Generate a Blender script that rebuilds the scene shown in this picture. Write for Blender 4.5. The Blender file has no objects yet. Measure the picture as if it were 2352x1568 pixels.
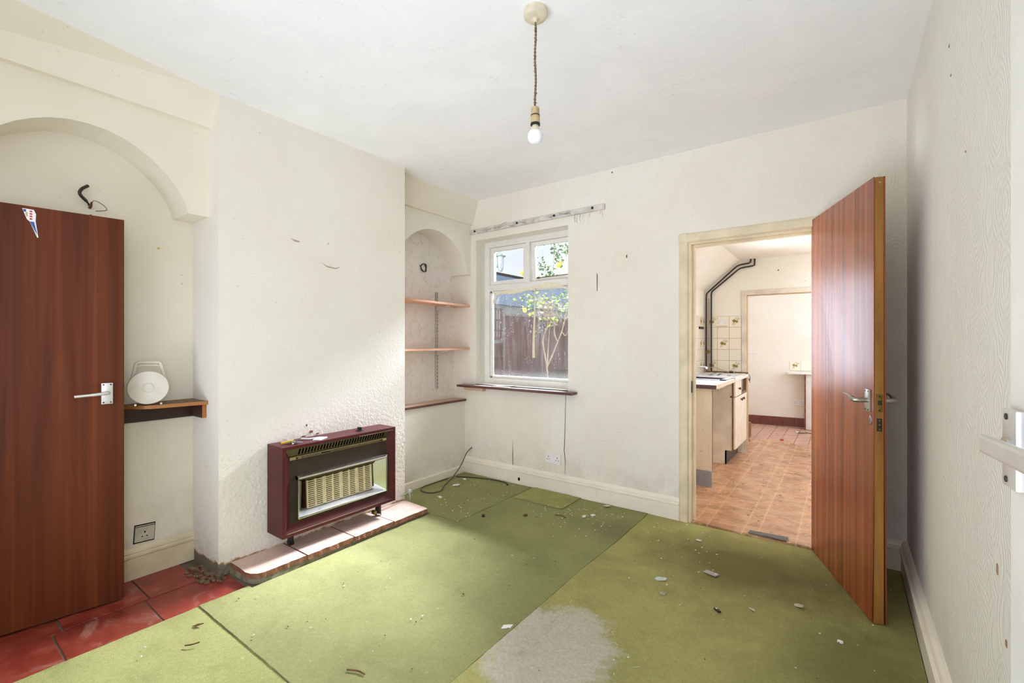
import bpy, bmesh, math, random
from mathutils import Vector, Matrix
random.seed(7)
PI = math.pi
scene = bpy.context.scene
COL = scene.collection

# ---------------------------------------------------------------- camera, sky, lights, exposure
CAM_H, FPX, YAW = 1.262, 1045.0, math.radians(36.1)
cam_data = bpy.data.cameras.new('camera'); cam = bpy.data.objects.new('camera', cam_data); COL.objects.link(cam)
cam.location = (0, 0, CAM_H); cam.rotation_euler = (PI/2, 0, YAW)
cam_data.sensor_width = 36; cam_data.lens = FPX/2352*36; cam_data.clip_start = 0.02
scene.camera = cam
scene.view_settings.view_transform = 'Standard'; scene.view_settings.look = 'None'
scene.view_settings.gamma = 1; scene.view_settings.use_curve_mapping = False
scene.view_settings.exposure = 0.22
try:
    scene.cycles.max_bounces = 10; scene.cycles.diffuse_bounces = 7; scene.cycles.transparent_max_bounces = 12
    scene.cycles.sample_clamp_indirect = 6; scene.cycles.caustics_reflective = False; scene.cycles.caustics_refractive = False
except Exception: pass

world = bpy.data.worlds.new('overcast_sky'); scene.world = world; world.use_nodes = True
wn = world.node_tree.nodes; wl = world.node_tree.links; wn.clear()
wo = wn.new('ShaderNodeOutputWorld'); wb = wn.new('ShaderNodeBackground')
tc = wn.new('ShaderNodeTexCoord'); mp = wn.new('ShaderNodeMapping'); mp.inputs['Scale'].default_value = (1.5, 1.5, 4)
nz = wn.new('ShaderNodeTexNoise'); nz.inputs['Scale'].default_value = 1.6; nz.inputs['Detail'].default_value = 4
rp = wn.new('ShaderNodeValToRGB')
rp.color_ramp.elements[0].position = .35; rp.color_ramp.elements[0].color = (.76, .84, .96, 1)
rp.color_ramp.elements[1].position = .62; rp.color_ramp.elements[1].color = (.96, .98, 1, 1)
wl.new(tc.outputs['Generated'], mp.inputs['Vector']); wl.new(mp.outputs[0], nz.inputs['Vector'])
wl.new(nz.outputs['Fac'], rp.inputs['Fac']); wl.new(rp.outputs[0], wb.inputs['Color'])
wb.inputs['Strength'].default_value = 1.0; wl.new(wb.outputs[0], wo.inputs['Surface'])

def area(name, loc, target, sx, sy, watts, col=(1, 1, 1), spread=PI):
    d = bpy.data.lights.new(name, 'AREA'); d.shape = 'RECTANGLE'; d.size = sx; d.size_y = sy; d.energy = watts; d.color = col
    d.spread = spread
    o = bpy.data.objects.new(name, d); COL.objects.link(o); o.location = loc
    o.rotation_euler = (Vector(target)-Vector(loc)).to_track_quat('-Z', 'Y').to_euler()
    return o
area('window_daylight', (-2.25, 6.6, 4.65), (-2.45, 1.5, .55), 2.2, 1.5, 1430, (.92, .97, 1.1), math.radians(100))
area('near_wall_fill', (-1.35, -.70, 1.6), (-1.35, 2, 1.6), 2.1, 1.6, 5, (.89, .96, 1.15))  # added fill lamp behind the camera, shining through a made-up opening
area('right_side_fill', (.22, -.2, 1.4), (-3.0, 2.3, 1.4), .7, 1.7, 22, (.89, .96, 1.15))  # added fill lamp in front of the solid right wall, no doorway there
area('ceiling_fill', (-1.2, -.5, .3), (-1.0, 2.9, 2.5), 2.2, .7, 24, (.89, .96, 1.16), math.radians(110))  # added low lamp aimed upwards to lighten the ceiling
area('roof_light_daylight', (-.28, 4.65, 2.75), (-.28, 4.65, 0), 1.0, .9, 30, (.90, .97, 1.14))
area('kitchen_window_daylight', (-1.64, 4.33, 1.42), (.2, 4.33, 1.2), 1.45, 1.0, 100, (.90, .97, 1.14))
area('utility_daylight', (.5, 6.9, 1.5), (-1.3, 6.9, 1.1), 1.3, 1.3, 22, (.90, .97, 1.14))

# ---------------------------------------------------------------- materials
def srgb(r, g, b):
    f = lambda c: (c/255)/12.92 if c/255 <= .04045 else ((c/255+.055)/1.055)**2.4
    return (f(r), f(g), f(b), 1)

class NT:
    def __init__(s, name):
        s.m = bpy.data.materials.new(name); s.m.use_nodes = True
        s.n = s.m.node_tree.nodes; s.l = s.m.node_tree.links; s.n.clear()
        s.out = s.n.new('ShaderNodeOutputMaterial'); s.b = s.n.new('ShaderNodeBsdfPrincipled')
        s.l.new(s.b.outputs[0], s.out.inputs['Surface'])
        s.tc = s.n.new('ShaderNodeTexCoord'); s.co = s.tc.outputs['Object']; s.bumps = None
    def put(s, sock, v):
        if hasattr(v, 'links') or isinstance(v, bpy.types.NodeSocket): s.l.new(v, sock)
        else: sock.default_value = v
    def map(s, sc=(1, 1, 1), loc=(0, 0, 0), rot=(0, 0, 0), src=None):
        k = s.n.new('ShaderNodeMapping'); k.inputs['Scale'].default_value = sc; k.inputs['Location'].default_value = loc
        k.inputs['Rotation'].default_value = rot
        s.l.new(src or s.co, k.inputs['Vector']); return k.outputs[0]
    def noise(s, scale, detail=3, rough=.5, co=None, dist=0):
        k = s.n.new('ShaderNodeTexNoise'); k.inputs['Scale'].default_value = scale; k.inputs['Detail'].default_value = detail
        k.inputs['Roughness'].default_value = rough; k.inputs['Distortion'].default_value = dist
        s.l.new(co or s.co, k.inputs['Vector']); return k.outputs['Fac']
    def voro(s, scale, co=None, feature='F1', rnd=1, out='Distance'):
        k = s.n.new('ShaderNodeTexVoronoi'); k.feature = feature; k.inputs['Scale'].default_value = scale
        if 'Randomness' in k.inputs: k.inputs['Randomness'].default_value = rnd
        s.l.new(co or s.co, k.inputs['Vector']); return k.outputs[out]
    def ramp(s, f, stops):
        k = s.n.new('ShaderNodeValToRGB'); e = k.color_ramp.elements
        while len(e) < len(stops): e.new(.5)
        for a, (p, c) in zip(e, stops):
            a.position = p; a.color = c if isinstance(c, tuple) else (c, c, c, 1)
        s.l.new(f, k.inputs['Fac']); return k.outputs['Color']
    def math(s, op, a, b=0.0, c=0.0, clamp=False):
        k = s.n.new('ShaderNodeMath'); k.operation = op; k.use_clamp = clamp
        s.put(k.inputs[0], a); s.put(k.inputs[1], b); s.put(k.inputs[2], c); return k.outputs[0]
    def sep(s, co=None):
        k = s.n.new('ShaderNodeSeparateXYZ'); s.l.new(co or s.co, k.inputs[0]); return k.outputs
    def mix(s, f, a, b, mode='MIX'):
        k = s.n.new('ShaderNodeMix'); k.data_type = 'RGBA'; k.blend_type = mode
        s.put(k.inputs['Factor'], f); s.put(k.inputs[6], a); s.put(k.inputs[7], b); return k.outputs[2]
    def bump(s, h, strength=.3, dist=.002):
        k = s.n.new('ShaderNodeBump'); k.inputs['Strength'].default_value = strength; k.inputs['Distance'].default_value = dist
        s.l.new(h, k.inputs['Height'])
        if s.bumps: s.l.new(s.bumps, k.inputs['Normal'])
        s.bumps = k.outputs[0]; s.l.new(s.bumps, s.b.inputs['Normal'])
    def set(s, col=None, rough=None, metal=None, spec=None, coat=None, trans=None):
        i = s.b.inputs
        for k, v in (('Base Color', col), ('Roughness', rough), ('Metallic', metal), ('Specular IOR Level', spec), ('Coat Weight', coat)):
            if v is not None: s.put(i[k], v)
        return s.m

def plain(name, c, rough=.5, metal=0, spec=.4, vary=.08, scale=14, bump=0, bscale=90, coat=None):
    """plain paint / plastic / metal with slight mottling"""
    t = NT(name); c = srgb(*c) if max(c) > 1.01 or len(c) == 3 else c
    dark = (c[0]*(1-vary*2), c[1]*(1-vary*2), c[2]*(1-vary*2.2), 1)
    f = t.ramp(t.noise(scale, 4), [(.35, 0.0), (.65, 1.0)])
    col = t.mix(f, dark, c)
    if bump: t.bump(t.noise(bscale, 3), bump, .002)
    return t.set(col, rough, metal, spec, coat)

def wallmat(name, c, c2, kind='swirl', strength=.35, dirt=None, rough=.75, low=None):
    t = NT(name)
    a = t.ramp(t.noise(1.3, 5, .6), [(.35, 0.0), (.68, 1.0)])
    col = t.mix(a, srgb(*c), srgb(*c2))
    # fine dirt specks
    sp = t.ramp(t.noise(38, 2, .6), [(.68, 0.0), (.76, 1.0)])
    msk = t.ramp(t.noise(2.2, 4), [(.45, 0.0), (.7, .5)])
    col = t.mix(t.math('MULTIPLY', sp, msk), col, srgb(150, 130, 100))
    z = t.sep()[2]
    if dirt:      # grime rising from the bottom of the wall
        g = t.math('SUBTRACT', dirt[0], z); g = t.math('DIVIDE', g, dirt[0], clamp=True)
        g = t.math('MULTIPLY', g, t.ramp(t.noise(6, 6, .7), [(.42, 0.0), (.62, 1.0)]))
        col = t.mix(t.math('MULTIPLY', g, dirt[1]), col, srgb(128, 108, 78))
    if low:       # bare cement under a ragged plaster edge
        e = t.math('ADD', z, t.math('MULTIPLY', t.math('SUBTRACT', t.noise(9, 5, .7), .5), .09))
        k = t.ramp(e, [(low, 1.0), (low+.004, 0.0)])
        k2 = t.ramp(e, [(low+.006, 1.0), (low+.012, 0.0)])
        col = t.mix(k2, col, srgb(196, 160, 110))
        col = t.mix(k, col, t.mix(t.noise(30, 4), srgb(96, 90, 72), srgb(140, 130, 110)))
    if kind == 'swirl':
        v = t.voro(8.5, t.map((1, 1, .7))); w = t.math('SINE', t.math('MULTIPLY', v, 60.0))
        t.bump(w, strength, .0012); t.bump(t.noise(60, 3), .12, .0015)
    elif kind == 'chip':
        n = t.noise(95, 3, .6)
        b = t.ramp(z, [(.55, 1.0), (1.1, .28)]) if low else .5
        big = t.noise(42, 3, .6, dist=.4)
        t.bump(n, strength, .003)
        t.bump(t.math('MULTIPLY', big, b), .75, .008)
    elif kind == 'smooth':
        t.bump(t.noise(7, 4), .18, .006); t.bump(t.noise(130, 2), .1, .0008)
    return t.set(col, rough, 0, .25)

MAT = {}
MAT['paper'] = wallmat('cream_embossed_wallpaper', (234, 229, 217), (228, 221, 204), 'swirl', .38, (.45, .3))
MAT['paper_right'] = wallmat('cream_embossed_wallpaper_right', (234, 231, 222), (229, 224, 212), 'swirl', .5, (.4, .3), .55)
MAT['chip'] = wallmat('woodchip_chimney_paint', (236, 232, 222), (230, 224, 210), 'chip', .5, (.25, .3), .8, low=.055)
MAT['plaster'] = wallmat('cream_plaster_paint', (233, 227, 211), (227, 219, 199), 'smooth', .2, (.45, .45))
MAT['plaster_w'] = wallmat('pale_plaster_paint', (234, 230, 220), (228, 222, 208), 'smooth', .2, (.3, .3))
MAT['kitchen'] = wallmat('kitchen_white_paint', (240, 236, 226), (232, 226, 212), 'smooth', .15)

def ceiling_mat():
    t = NT('stippled_white_ceiling')
    big = t.ramp(t.noise(2.2, 6, .65, dist=.6), [(.38, 0.0), (.66, 1.0)])
    col = t.mix(big, srgb(240, 241, 240), srgb(247, 247, 246))
    fl = t.ramp(t.noise(26, 5, .7, dist=1.2), [(.60, 0.0), (.68, 1.0)])
    area_m = t.ramp(t.noise(3.1, 3), [(.42, 0.0), (.62, 1.0)])
    col = t.mix(t.math('MULTIPLY', t.math('MULTIPLY', fl, area_m), .35), col, srgb(196, 194, 186))
    t.bump(t.noise(24, 6, .6, dist=1.0), .28, .005); t.bump(t.noise(110, 2), .2, .002)
    return t.set(col, .85, 0, .15)
MAT['ceiling'] = ceiling_mat()

def flecked():
    t = NT('white_anaglypta_with_brown_flecks')
    base = t.mix(t.noise(3, 4), srgb(244, 241, 236), srgb(236, 230, 220))
    r = t.noise(24, 3, .6, dist=2.2); r = t.math('ABSOLUTE', t.math('SUBTRACT', r, .5))
    ridge = t.ramp(r, [(0.0, 1.0), (.028, 0.0)])
    brk = t.ramp(t.noise(17, 3), [(.50, 0.0), (.60, 1.0)])
    col = t.mix(t.math('MULTIPLY', t.math('MULTIPLY', ridge, brk), .7), base, srgb(180, 152, 120))
    t.bump(t.ramp(r, [(0.0, 0.0), (.08, 1.0)]), .5, .004)
    return t.set(col, .8, 0, .2)
MAT['fleck'] = flecked()

def wood(name, c1, c2, c3, sx=26, rough=.3, coat=.3, sz=.7, axis='z', scuff=None, streak=.5, spec=.45):
    t = NT(name)
    sc = {'z': (sx, sx, sz), 'x': (sz, sx, sx), 'y': (sx, sz, sx)}[axis]
    n = t.noise(1, 5, .6, t.map(sc), dist=streak)
    n2 = t.noise(1, 2, .5, t.map(tuple(v*4.2 if v != sz else v*.6 for v in sc)))
    col = t.ramp(n, [(.28, srgb(*c1)), (.5, srgb(*c2)), (.72, srgb(*c3))])
    col = t.mix(t.math('MULTIPLY', t.ramp(n2, [(.4, 0.0), (.7, 1.0)]), .35), col, srgb(*c1))
    if scuff:
        t.b.inputs['Coat Roughness'].default_value = .25
        k = t.ramp(t.noise(40, 4, .7, dist=2), [(.66, 0.0), (.70, 1.0)])
        k = t.math('MULTIPLY', k, t.ramp(t.noise(3, 2), [(.45, 0.0), (.65, .6)]))
        col = t.mix(k, col, srgb(*scuff))
    t.bump(n2, .045 if scuff else .02, .0006)
    return t.set(col, rough, 0, spec, coat)
MAT['sapele_left'] = wood('dark_sapele_veneer', (72, 32, 14), (98, 46, 20), (114, 57, 26), 15, .5, .0, .5, streak=.9, spec=.2)
MAT['sapele_right'] = wood('striped_sapele_veneer', (98, 40, 18), (146, 70, 34), (178, 98, 52), 24, .26, .3, .35, scuff=(190, 130, 110), streak=.35)
MAT['lipping'] = wood('orange_wood_lipping', (116, 74, 26), (150, 102, 42), (168, 118, 54), 12, .55, 0, 2.5)
MAT['heater_wood'] = wood('dark_mahogany_casing', (62, 18, 20), (78, 24, 26), (92, 32, 32), 10, .45, .05, .8, 'y', spec=.3)
MAT['shelf_dark'] = wood('dark_stained_board', (48, 26, 24), (62, 34, 30), (74, 44, 36), 14, .5, .05, 1, 'y')
MAT['shelf_top'] = wood('worn_brown_board', (96, 72, 56), (120, 92, 70), (134, 106, 80), 14, .6, 0, 1, 'y')
MAT['edge'] = wood('orange_board_edge', (150, 92, 42), (176, 116, 58), (190, 132, 72), 10, .6, 0, 2, 'y')
MAT['shelf_sal'] = wood('teak_effect_shelf', (196, 138, 104), (216, 164, 130), (228, 186, 154), 10, .45, .1, 1, 'y')
MAT['sill'] = wood('dark_red_sill', (74, 40, 36), (92, 52, 46), (110, 68, 60), 10, .4, .3, 1, 'x')
MAT['gloss'] = plain('cream_gloss_paint', (242, 234, 216), .38, 0, .5, .05, 5, .1, 40)
MAT['gloss_old'] = plain('yellowed_gloss_paint', (232, 218, 184), .42, 0, .5, .09, 7, .15, 30)
MAT['gloss_w'] = plain('white_gloss_paint', (236, 234, 226), .35, 0, .5, .04, 8, .12, 40)
MAT['pinkpaint'] = plain('flesh_primer_paint', (222, 186, 156), .5, 0, .4, .06, 6)
MAT['batten'] = plain('chipped_white_paint', (222, 216, 208), .6, 0, .3, .16, 16, .4, 40)
MAT['white_plastic'] = plain('white_plastic', (236, 236, 232), .35, 0, .5, .03)
MAT['old_plastic'] = plain('grubby_white_plastic', (206, 198, 180), .5, 0, .4, .12, 20)
MAT['reel'] = plain('off_white_plastic_reel', (222, 216, 200), .45, 0, .45, .06, 18)
MAT['black'] = plain('black_plastic', (26, 25, 25), .4, 0, .4, .1)
MAT['dark_hole'] = plain('dark_recess', (20, 17, 14), .9, 0, .1, .1)
MAT['chrome'] = plain('chrome', (225, 225, 222), .12, 1, .5, .02)
MAT['alu'] = plain('dull_aluminium', (190, 188, 180), .34, 1, .5, .07, 20)
MAT['alu_white'] = plain('bright_anodised_lever', (226, 224, 220), .38, .6, .5, .04, 20)
MAT['steel'] = plain('brushed_steel', (224, 226, 230), .4, .55, .5, .06, 12)
MAT['brass'] = plain('tarnished_brass', (150, 122, 66), .45, .9, .5, .2, 40)
MAT['iron'] = plain('dark_steel', (70, 66, 60), .5, .7, .5, .15, 30)
MAT['grey_metal'] = plain('grey_painted_steel', (206, 200, 192), .45, .05, .5, .08, 20)
MAT['bronze'] = plain('dark_bronze_panel', (58, 46, 36), .5, .1, .35, .05, 60)
MAT['bronze_grille'] = plain('olive_bronze_grille', (84, 74, 48), .42, .3, .4, .06, 40)
MAT['gold_line'] = plain('gold_line', (196, 184, 130), .35, .6, .5, .05)
MAT['ceramic'] = plain('cream_fire_clay', (232, 218, 176), .7, 0, .3, .06, 30)
MAT['clay_shade'] = plain('painted_clay_shade', (70, 46, 22), .85, 0, .2, .2, 30)  # dark brown deepens the shade behind the radiant slots by colour
MAT['cord'] = plain('fraying_brown_flex', (138, 116, 84), .85, 0, .2, .25, 120)
MAT['holder'] = plain('aged_cream_bakelite', (190, 168, 122), .45, 0, .4, .12, 40)
MAT['rose'] = plain('cream_ceiling_rose', (226, 216, 190), .4, 0, .4, .1, 24)
MAT['cable_grey'] = plain('grey_cable', (96, 88, 78), .6, 0, .3, .1)
MAT['cable_dark'] = plain('dark_cable', (52, 44, 40), .6, 0, .3, .1)
MAT['cable_cream'] = plain('cream_cable', (206, 190, 150), .6, 0, .3, .1)
MAT['pipe'] = plain('black_painted_pipe', (56, 46, 44), .4, .2, .5, .15, 30)
MAT['pipe_pale'] = plain('dull_copper_pipe', (196, 176, 150), .4, .3, .5, .15, 30)
MAT['paper_white'] = plain('white_paper', (240, 240, 240), .7, 0, .2, .02)
MAT['tape'] = plain('cream_masking_tape', (236, 228, 198), .6, 0, .3, .05, 30)
MAT['duct'] = plain('grey_cloth_tape', (108, 106, 108), .5, 0, .4, .2, 60, .4, 60)
MAT['yellow'] = plain('yellow_plastic', (206, 176, 62), .45, 0, .4, .08)
MAT['red'] = plain('red_print', (196, 60, 60), .5, 0, .4, .03)
MAT['blue'] = plain('blue_print', (52, 96, 168), .5, 0, .4, .06)
MAT['gold'] = plain('gold_print', (206, 176, 110), .5, 0, .4, .05)
MAT['twig'] = plain('dry_twig', (112, 82, 52), .8, 0, .2, .2, 40)
MAT['chip_white'] = plain('plaster_flake', (232, 230, 224), .8, 0, .2, .05)
MAT['stone'] = None

def stone():
    t = NT('pink_sandstone_slab')
    n = t.noise(3, 6, .6, t.map((6, 1.3, 6)), dist=.6)
    col = t.ramp(n, [(.3, srgb(196, 164, 148)), (.55, srgb(216, 192, 178)), (.75, srgb(204, 176, 160))])
    z = t.sep()[2]
    col = t.mix(t.ramp(t.noise(60, 3), [(.6, 0.0), (.75, .35)]), col, srgb(150, 110, 90))
    t.bump(t.noise(18, 6, .7), .5, .006)
    return t.set(col, .75, 0, .3)
MAT['stone'] = stone()
MAT['stone_edge'] = plain('rough_broken_sandstone', (150, 104, 82), .9, 0, .2, .2, 50, 1.0, 45)
MAT['mortar'] = plain('grey_mortar', (150, 142, 118), .95, 0, .2, .2, 24, .9, 30)

def quarry():
    t = NT('red_quarry_tile')
    n = t.noise(9, 6, .65)
    rnd = t.n.new('ShaderNodeObjectInfo').outputs['Random']
    col = t.ramp(n, [(.3, srgb(112, 36, 28)), (.5, srgb(140, 50, 38)), (.72, srgb(160, 76, 58))])
    col = t.mix(t.math('MULTIPLY', rnd, .35), col, srgb(128, 66, 48))
    dust = t.ramp(t.noise(5, 6, .7, dist=1), [(.55, 0.0), (.72, .55)])
    col = t.mix(dust, col, srgb(186, 150, 132))
    t.bump(t.noise(14, 5, .6), .35, .004)
    return t.set(col, t.ramp(n, [(.3, .25), (.8, .6)]), 0, .5)
MAT['quarry'] = quarry()
MAT['tile_dark'] = plain('brown_skirting_tile', (120, 68, 54), .35, 0, .5, .12, 16)
MAT['tile_floor2'] = plain('dusty_red_floor_tile', (206, 164, 144), .5, 0, .4, .1, 9)
MAT['grout'] = plain('grout', (188, 160, 130), .9, 0, .2, .08)
MAT['concrete'] = plain('bare_concrete_floor', (120, 110, 96), .9, 0, .2, .15, 8, .4, 40)
MAT['ctile'] = plain('cream_glazed_tile', (240, 232, 214), .22, 0, .5, .02, 4)
MAT['flower'] = plain('tile_flower_print', (196, 174, 96), .25, 0, .5, .12, 60)
MAT['flower_b'] = plain('tile_flower_print_brown', (150, 118, 70), .25, 0, .5, .12, 60)

def carpet(name, base, dark, dirtscale, dirtamt, patch=False):
    t = NT(name)
    n = t.noise(2.2, 5, .6)
    col = t.mix(t.ramp(n, [(.35, 0.0), (.65, 1.0)]), srgb(*base), srgb(*[int(c*.93) for c in base]))
    pile = t.noise(330, 2, .5); col = t.mix(t.math('MULTIPLY', t.ramp(pile, [(.3, 1.0), (.7, 0.0)]), .38), col, srgb(*dark))
    mot = t.noise(70, 4, .65); col = t.mix(t.math('MULTIPLY', t.ramp(mot, [(.35, 1.0), (.6, 0.0)]), .22), col, srgb(*dark))
    d = t.ramp(t.noise(dirtscale, 6, .65, dist=.5), [(.48, 0.0), (.72, 1.0)])
    col = t.mix(t.math('MULTIPLY', d, dirtamt), col, srgb(*dark))
    x, y, z = t.sep()
    def blot(cx, cy, rx, ry, r0=.6, r1=1.25, nscale=9, namp=.9):
        a = t.math('DIVIDE', t.math('SUBTRACT', x, cx), rx); b = t.math('DIVIDE', t.math('SUBTRACT', y, cy), ry)
        r = t.math('SQRT', t.math('ADD', t.math('MULTIPLY', a, a), t.math('MULTIPLY', b, b)))
        r = t.math('ADD', r, t.math('MULTIPLY', t.math('SUBTRACT', t.noise(nscale, 6, .7), .5), namp))
        return t.ramp(r, [(r0, 1.0), (min(r1, .999), 0.0)])
    # fibres / lint
    lint = t.ramp(t.noise(120, 2, .5), [(.72, 0.0), (.76, .6)])
    col = t.mix(t.math('MULTIPLY', lint, t.ramp(t.noise(4, 3), [(.4, .1), (.6, 1.0)])), col, srgb(214, 214, 190))
    if patch:
        col = t.mix(t.math('MULTIPLY', blot(-.45, 2.8, .75, .45, .3, .95, 5, .7), .7), col, srgb(88, 80, 48))
        col = t.mix(t.math('MULTIPLY', blot(.06, 2.1, .38, .8, .3, .95, 5, .6), .6), col, srgb(82, 84, 48))
        col = t.mix(t.math('MULTIPLY', blot(-.96, 1.60, .29, .37, .70, .92, 7, 1.1), .95), col,
                    t.mix(t.noise(70, 5, .7), srgb(150, 142, 124), srgb(222, 216, 200)))
    else:
        col = t.mix(t.math('MULTIPLY', blot(-1.15, 2.85, .35, .3, .3, .95, 6, .6), .5), col, srgb(108, 104, 78))
    wv = t.n.new('ShaderNodeTexWave'); wv.inputs['Scale'].default_value = 55; wv.inputs['Distortion'].default_value = 1.5
    t.l.new(t.map((1, .25, 1)), wv.inputs['Vector'])
    t.bump(wv.outputs['Fac'], .25, .002); t.bump(pile, .5, .003); t.bump(t.noise(5, 3), .3, .02)
    return t.set(col, .95, 0, .08)
MAT['carpet'] = carpet('lime_green_cord_carpet', (160, 163, 110), (104, 104, 62), 3.0, .35)
MAT['carpet_near'] = carpet('olive_green_cord_carpet', (176, 178, 116), (112, 112, 66), 4.0, .45)
MAT['carpet_right'] = carpet('dirty_green_cord_carpet', (184, 181, 116), (114, 108, 66), 2.6, .5, True)

def vinyl():
    t = NT('tan_tile_pattern_vinyl')
    x, y, z = t.sep()
    n = t.noise(5, 6, .65, t.map((1, 2.2, 1)))
    col = t.ramp(n, [(.3, srgb(156, 106, 76)), (.5, srgb(190, 142, 106)), (.7, srgb(206, 164, 128))])
    P = .30
    fx = t.math('FRACT', t.math('DIVIDE', t.math('ADD', x, 10.05), P)); fy = t.math('FRACT', t.math('DIVIDE', t.math('ADD', y, 10.0), .2))
    band = t.math('MULTIPLY', t.math('GREATER_THAN', fx, .70), 1.0)
    line = t.math('ADD', t.math('LESS_THAN', t.math('ABSOLUTE', t.math('SUBTRACT', fx, .70)), .012), t.math('LESS_THAN', t.math('ABSOLUTE', t.math('SUBTRACT', fx, .985)), .012), clamp=True)
    fy2 = t.math('FRACT', t.math('DIVIDE', t.math('ADD', y, 10.0), .4))
    hl = t.math('LESS_THAN', t.math('ABSOLUTE', t.math('SUBTRACT', fy2, .5)), .010)
    line = t.math('ADD', line, hl, clamp=True)
    dd = t.math('ADD', t.math('MULTIPLY', t.math('ABSOLUTE', t.math('SUBTRACT', fx, .845)), 8.5), t.math('MULTIPLY', t.math('ABSOLUTE', t.math('SUBTRACT', fy, .5)), 4.6))
    dia = t.math('MULTIPLY', t.math('LESS_THAN', dd, 1.0), t.math('GREATER_THAN', dd, .55))
    col = t.mix(t.math('MULTIPLY', band, .25), col, srgb(206, 154, 106))
    col = t.mix(t.math('MULTIPLY', line, .55), col, srgb(226, 196, 160))
    col = t.mix(t.math('MULTIPLY', dia, .6), col, srgb(120, 110, 70))
    dirt = t.ramp(t.noise(4.5, 6, .7, dist=.8), [(.55, 0.0), (.75, .65)])
    col = t.mix(dirt, col, srgb(110, 78, 50))
    t.bump(t.noise(6, 4, .6, t.map((.8, 3.4, 1))), .35, .012)
    return t.set(col, t.ramp(n, [(.3, .2), (.8, .4)]), 0, .5)
MAT['vinyl'] = vinyl()
MAT['melamine'] = plain('cream_melamine', (232, 222, 204), .45, 0, .4, .05, 5)
MAT['melamine_in'] = plain('grubby_melamine_panel', (224, 214, 194), .5, 0, .4, .1, 6)
MAT['panel_stain'] = None
def stained():
    t = NT('stained_cream_end_panel')
    col = t.mix(t.noise(5, 4), srgb(234, 226, 206), srgb(222, 210, 182))
    run = t.ramp(t.noise(1, 4, .6, t.map((40, 40, 3))), [(.62, 0.0), (.70, 1.0)])
    col = t.mix(t.math('MULTIPLY', run, t.ramp(t.noise(4, 3), [(.45, 0.0), (.6, .8)])), col, srgb(168, 122, 60))
    sp = t.ramp(t.noise(60, 3), [(.66, 0.0), (.72, .7)]); col = t.mix(sp, col, srgb(140, 110, 60))
    return t.set(col, .5, 0, .35)
MAT['panel_stain'] = stained()
MAT['plinth_grey'] = plain('grey_plinth', (150, 154, 162), .5, 0, .4, .06, 20)
MAT['plinth_dark'] = plain('dark_plinth', (78, 70, 70), .5, 0, .4, .08, 20)
MAT['worktop'] = plain('white_laminate_worktop', (240, 236, 228), .22, 0, .5, .03, 6)
MAT['worktop_edge'] = plain('pinkish_laminate_edge', (226, 206, 180), .35, 0, .5, .05, 10)
MAT['brown'] = plain('dark_brown_edging', (70, 48, 40), .5, 0, .4, .1)
MAT['brown_wood'] = plain('brown_varnish', (140, 98, 62), .45, 0, .4, .14, 14)
MAT['brick_red'] = plain('flaking_red_paint', (158, 96, 86), .8, 0, .2, .25, 18)
MAT['bulb'] = plain('opal_bulb', (236, 236, 238), .3, 0, .5, .01)

def glass(name, dirty=0.0):
    t = NT(name); n, l = t.n, t.l
    tr = n.new('ShaderNodeBsdfTransparent'); gl = n.new('ShaderNodeBsdfGlossy'); gl.inputs['Roughness'].default_value = .03
    lw = n.new('ShaderNodeFresnel'); lw.inputs['IOR'].default_value = 1.45
    m1 = n.new('ShaderNodeMixShader'); l.new(lw.outputs[0], m1.inputs[0]); l.new(tr.outputs[0], m1.inputs[1]); l.new(gl.outputs[0], m1.inputs[2])
    if dirty:
        df = n.new('ShaderNodeBsdfDiffuse'); df.inputs['Color'].default_value = (.85, .87, .9, 1)
        z = t.sep()[2]
        film = t.ramp(t.noise(4, 5, .6, t.map((6, 1, 1))), [(.3, .02), (.75, .16)])
        sp = t.ramp(t.noise(70, 3, .6, t.map((1.2, 1, .8))), [(.60, 0.0), (.68, 1.0)])
        k = t.ramp(t.noise(5, 3), [(.4, .1), (.6, .8)])
        bot = t.ramp(z, [(.04, .3), (.10, .0)])
        f = t.math('ADD', film, t.math('MULTIPLY', t.math('MULTIPLY', sp, k), .95), clamp=True)
        f = t.math('ADD', f, bot, clamp=True)
        f = t.math('MULTIPLY', f, dirty)
        m2 = n.new('ShaderNodeMixShader'); l.new(f, m2.inputs[0]); l.new(m1.outputs[0], m2.inputs[1]); l.new(df.outputs[0], m2.inputs[2])
        l.new(m2.outputs[0], t.out.inputs['Surface'])
    else: l.new(m1.outputs[0], t.out.inputs['Surface'])
    return t.m
MAT['glass'] = glass('window_glass'); MAT['glass_dirty'] = glass('dirty_window_glass', .8)
MAT['fence_wood'] = wood('brown_stained_fence_board', (98, 66, 58), (132, 94, 84), (160, 126, 116), 16, .8, 0, .8)
MAT['fence_grey'] = wood('weathered_grey_timber', (136, 124, 116), (164, 152, 142), (186, 176, 166), 18, .85, 0, .8)
MAT['slate'] = plain('blue_grey_slate_roof', (136, 160, 190), .6, 0, .4, .14, 8, .4, 20)
MAT['render'] = plain('pale_rendered_wall', (214, 216, 214), .9, 0, .2, .06)
MAT['soil'] = plain('mossy_ground', (122, 116, 84), .95, 0, .1, .25, 4, .5, 20)
MAT['bark'] = plain('rose_bark', (124, 108, 88), .85, 0, .2, .25, 30, .6, 40)
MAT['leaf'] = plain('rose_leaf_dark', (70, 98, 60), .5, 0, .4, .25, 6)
MAT['leaf_lime'] = plain('rose_leaf_lime', (128, 150, 58), .5, 0, .4, .2, 6)  # lime green leaves mixed among the dark ones
MAT['petal'] = plain('yellow_rose_petal', (236, 200, 84), .6, 0, .3, .12, 40)
MAT['lantern_green'] = plain('dark_green_lantern', (48, 66, 58), .4, .3, .5, .1)
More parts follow.
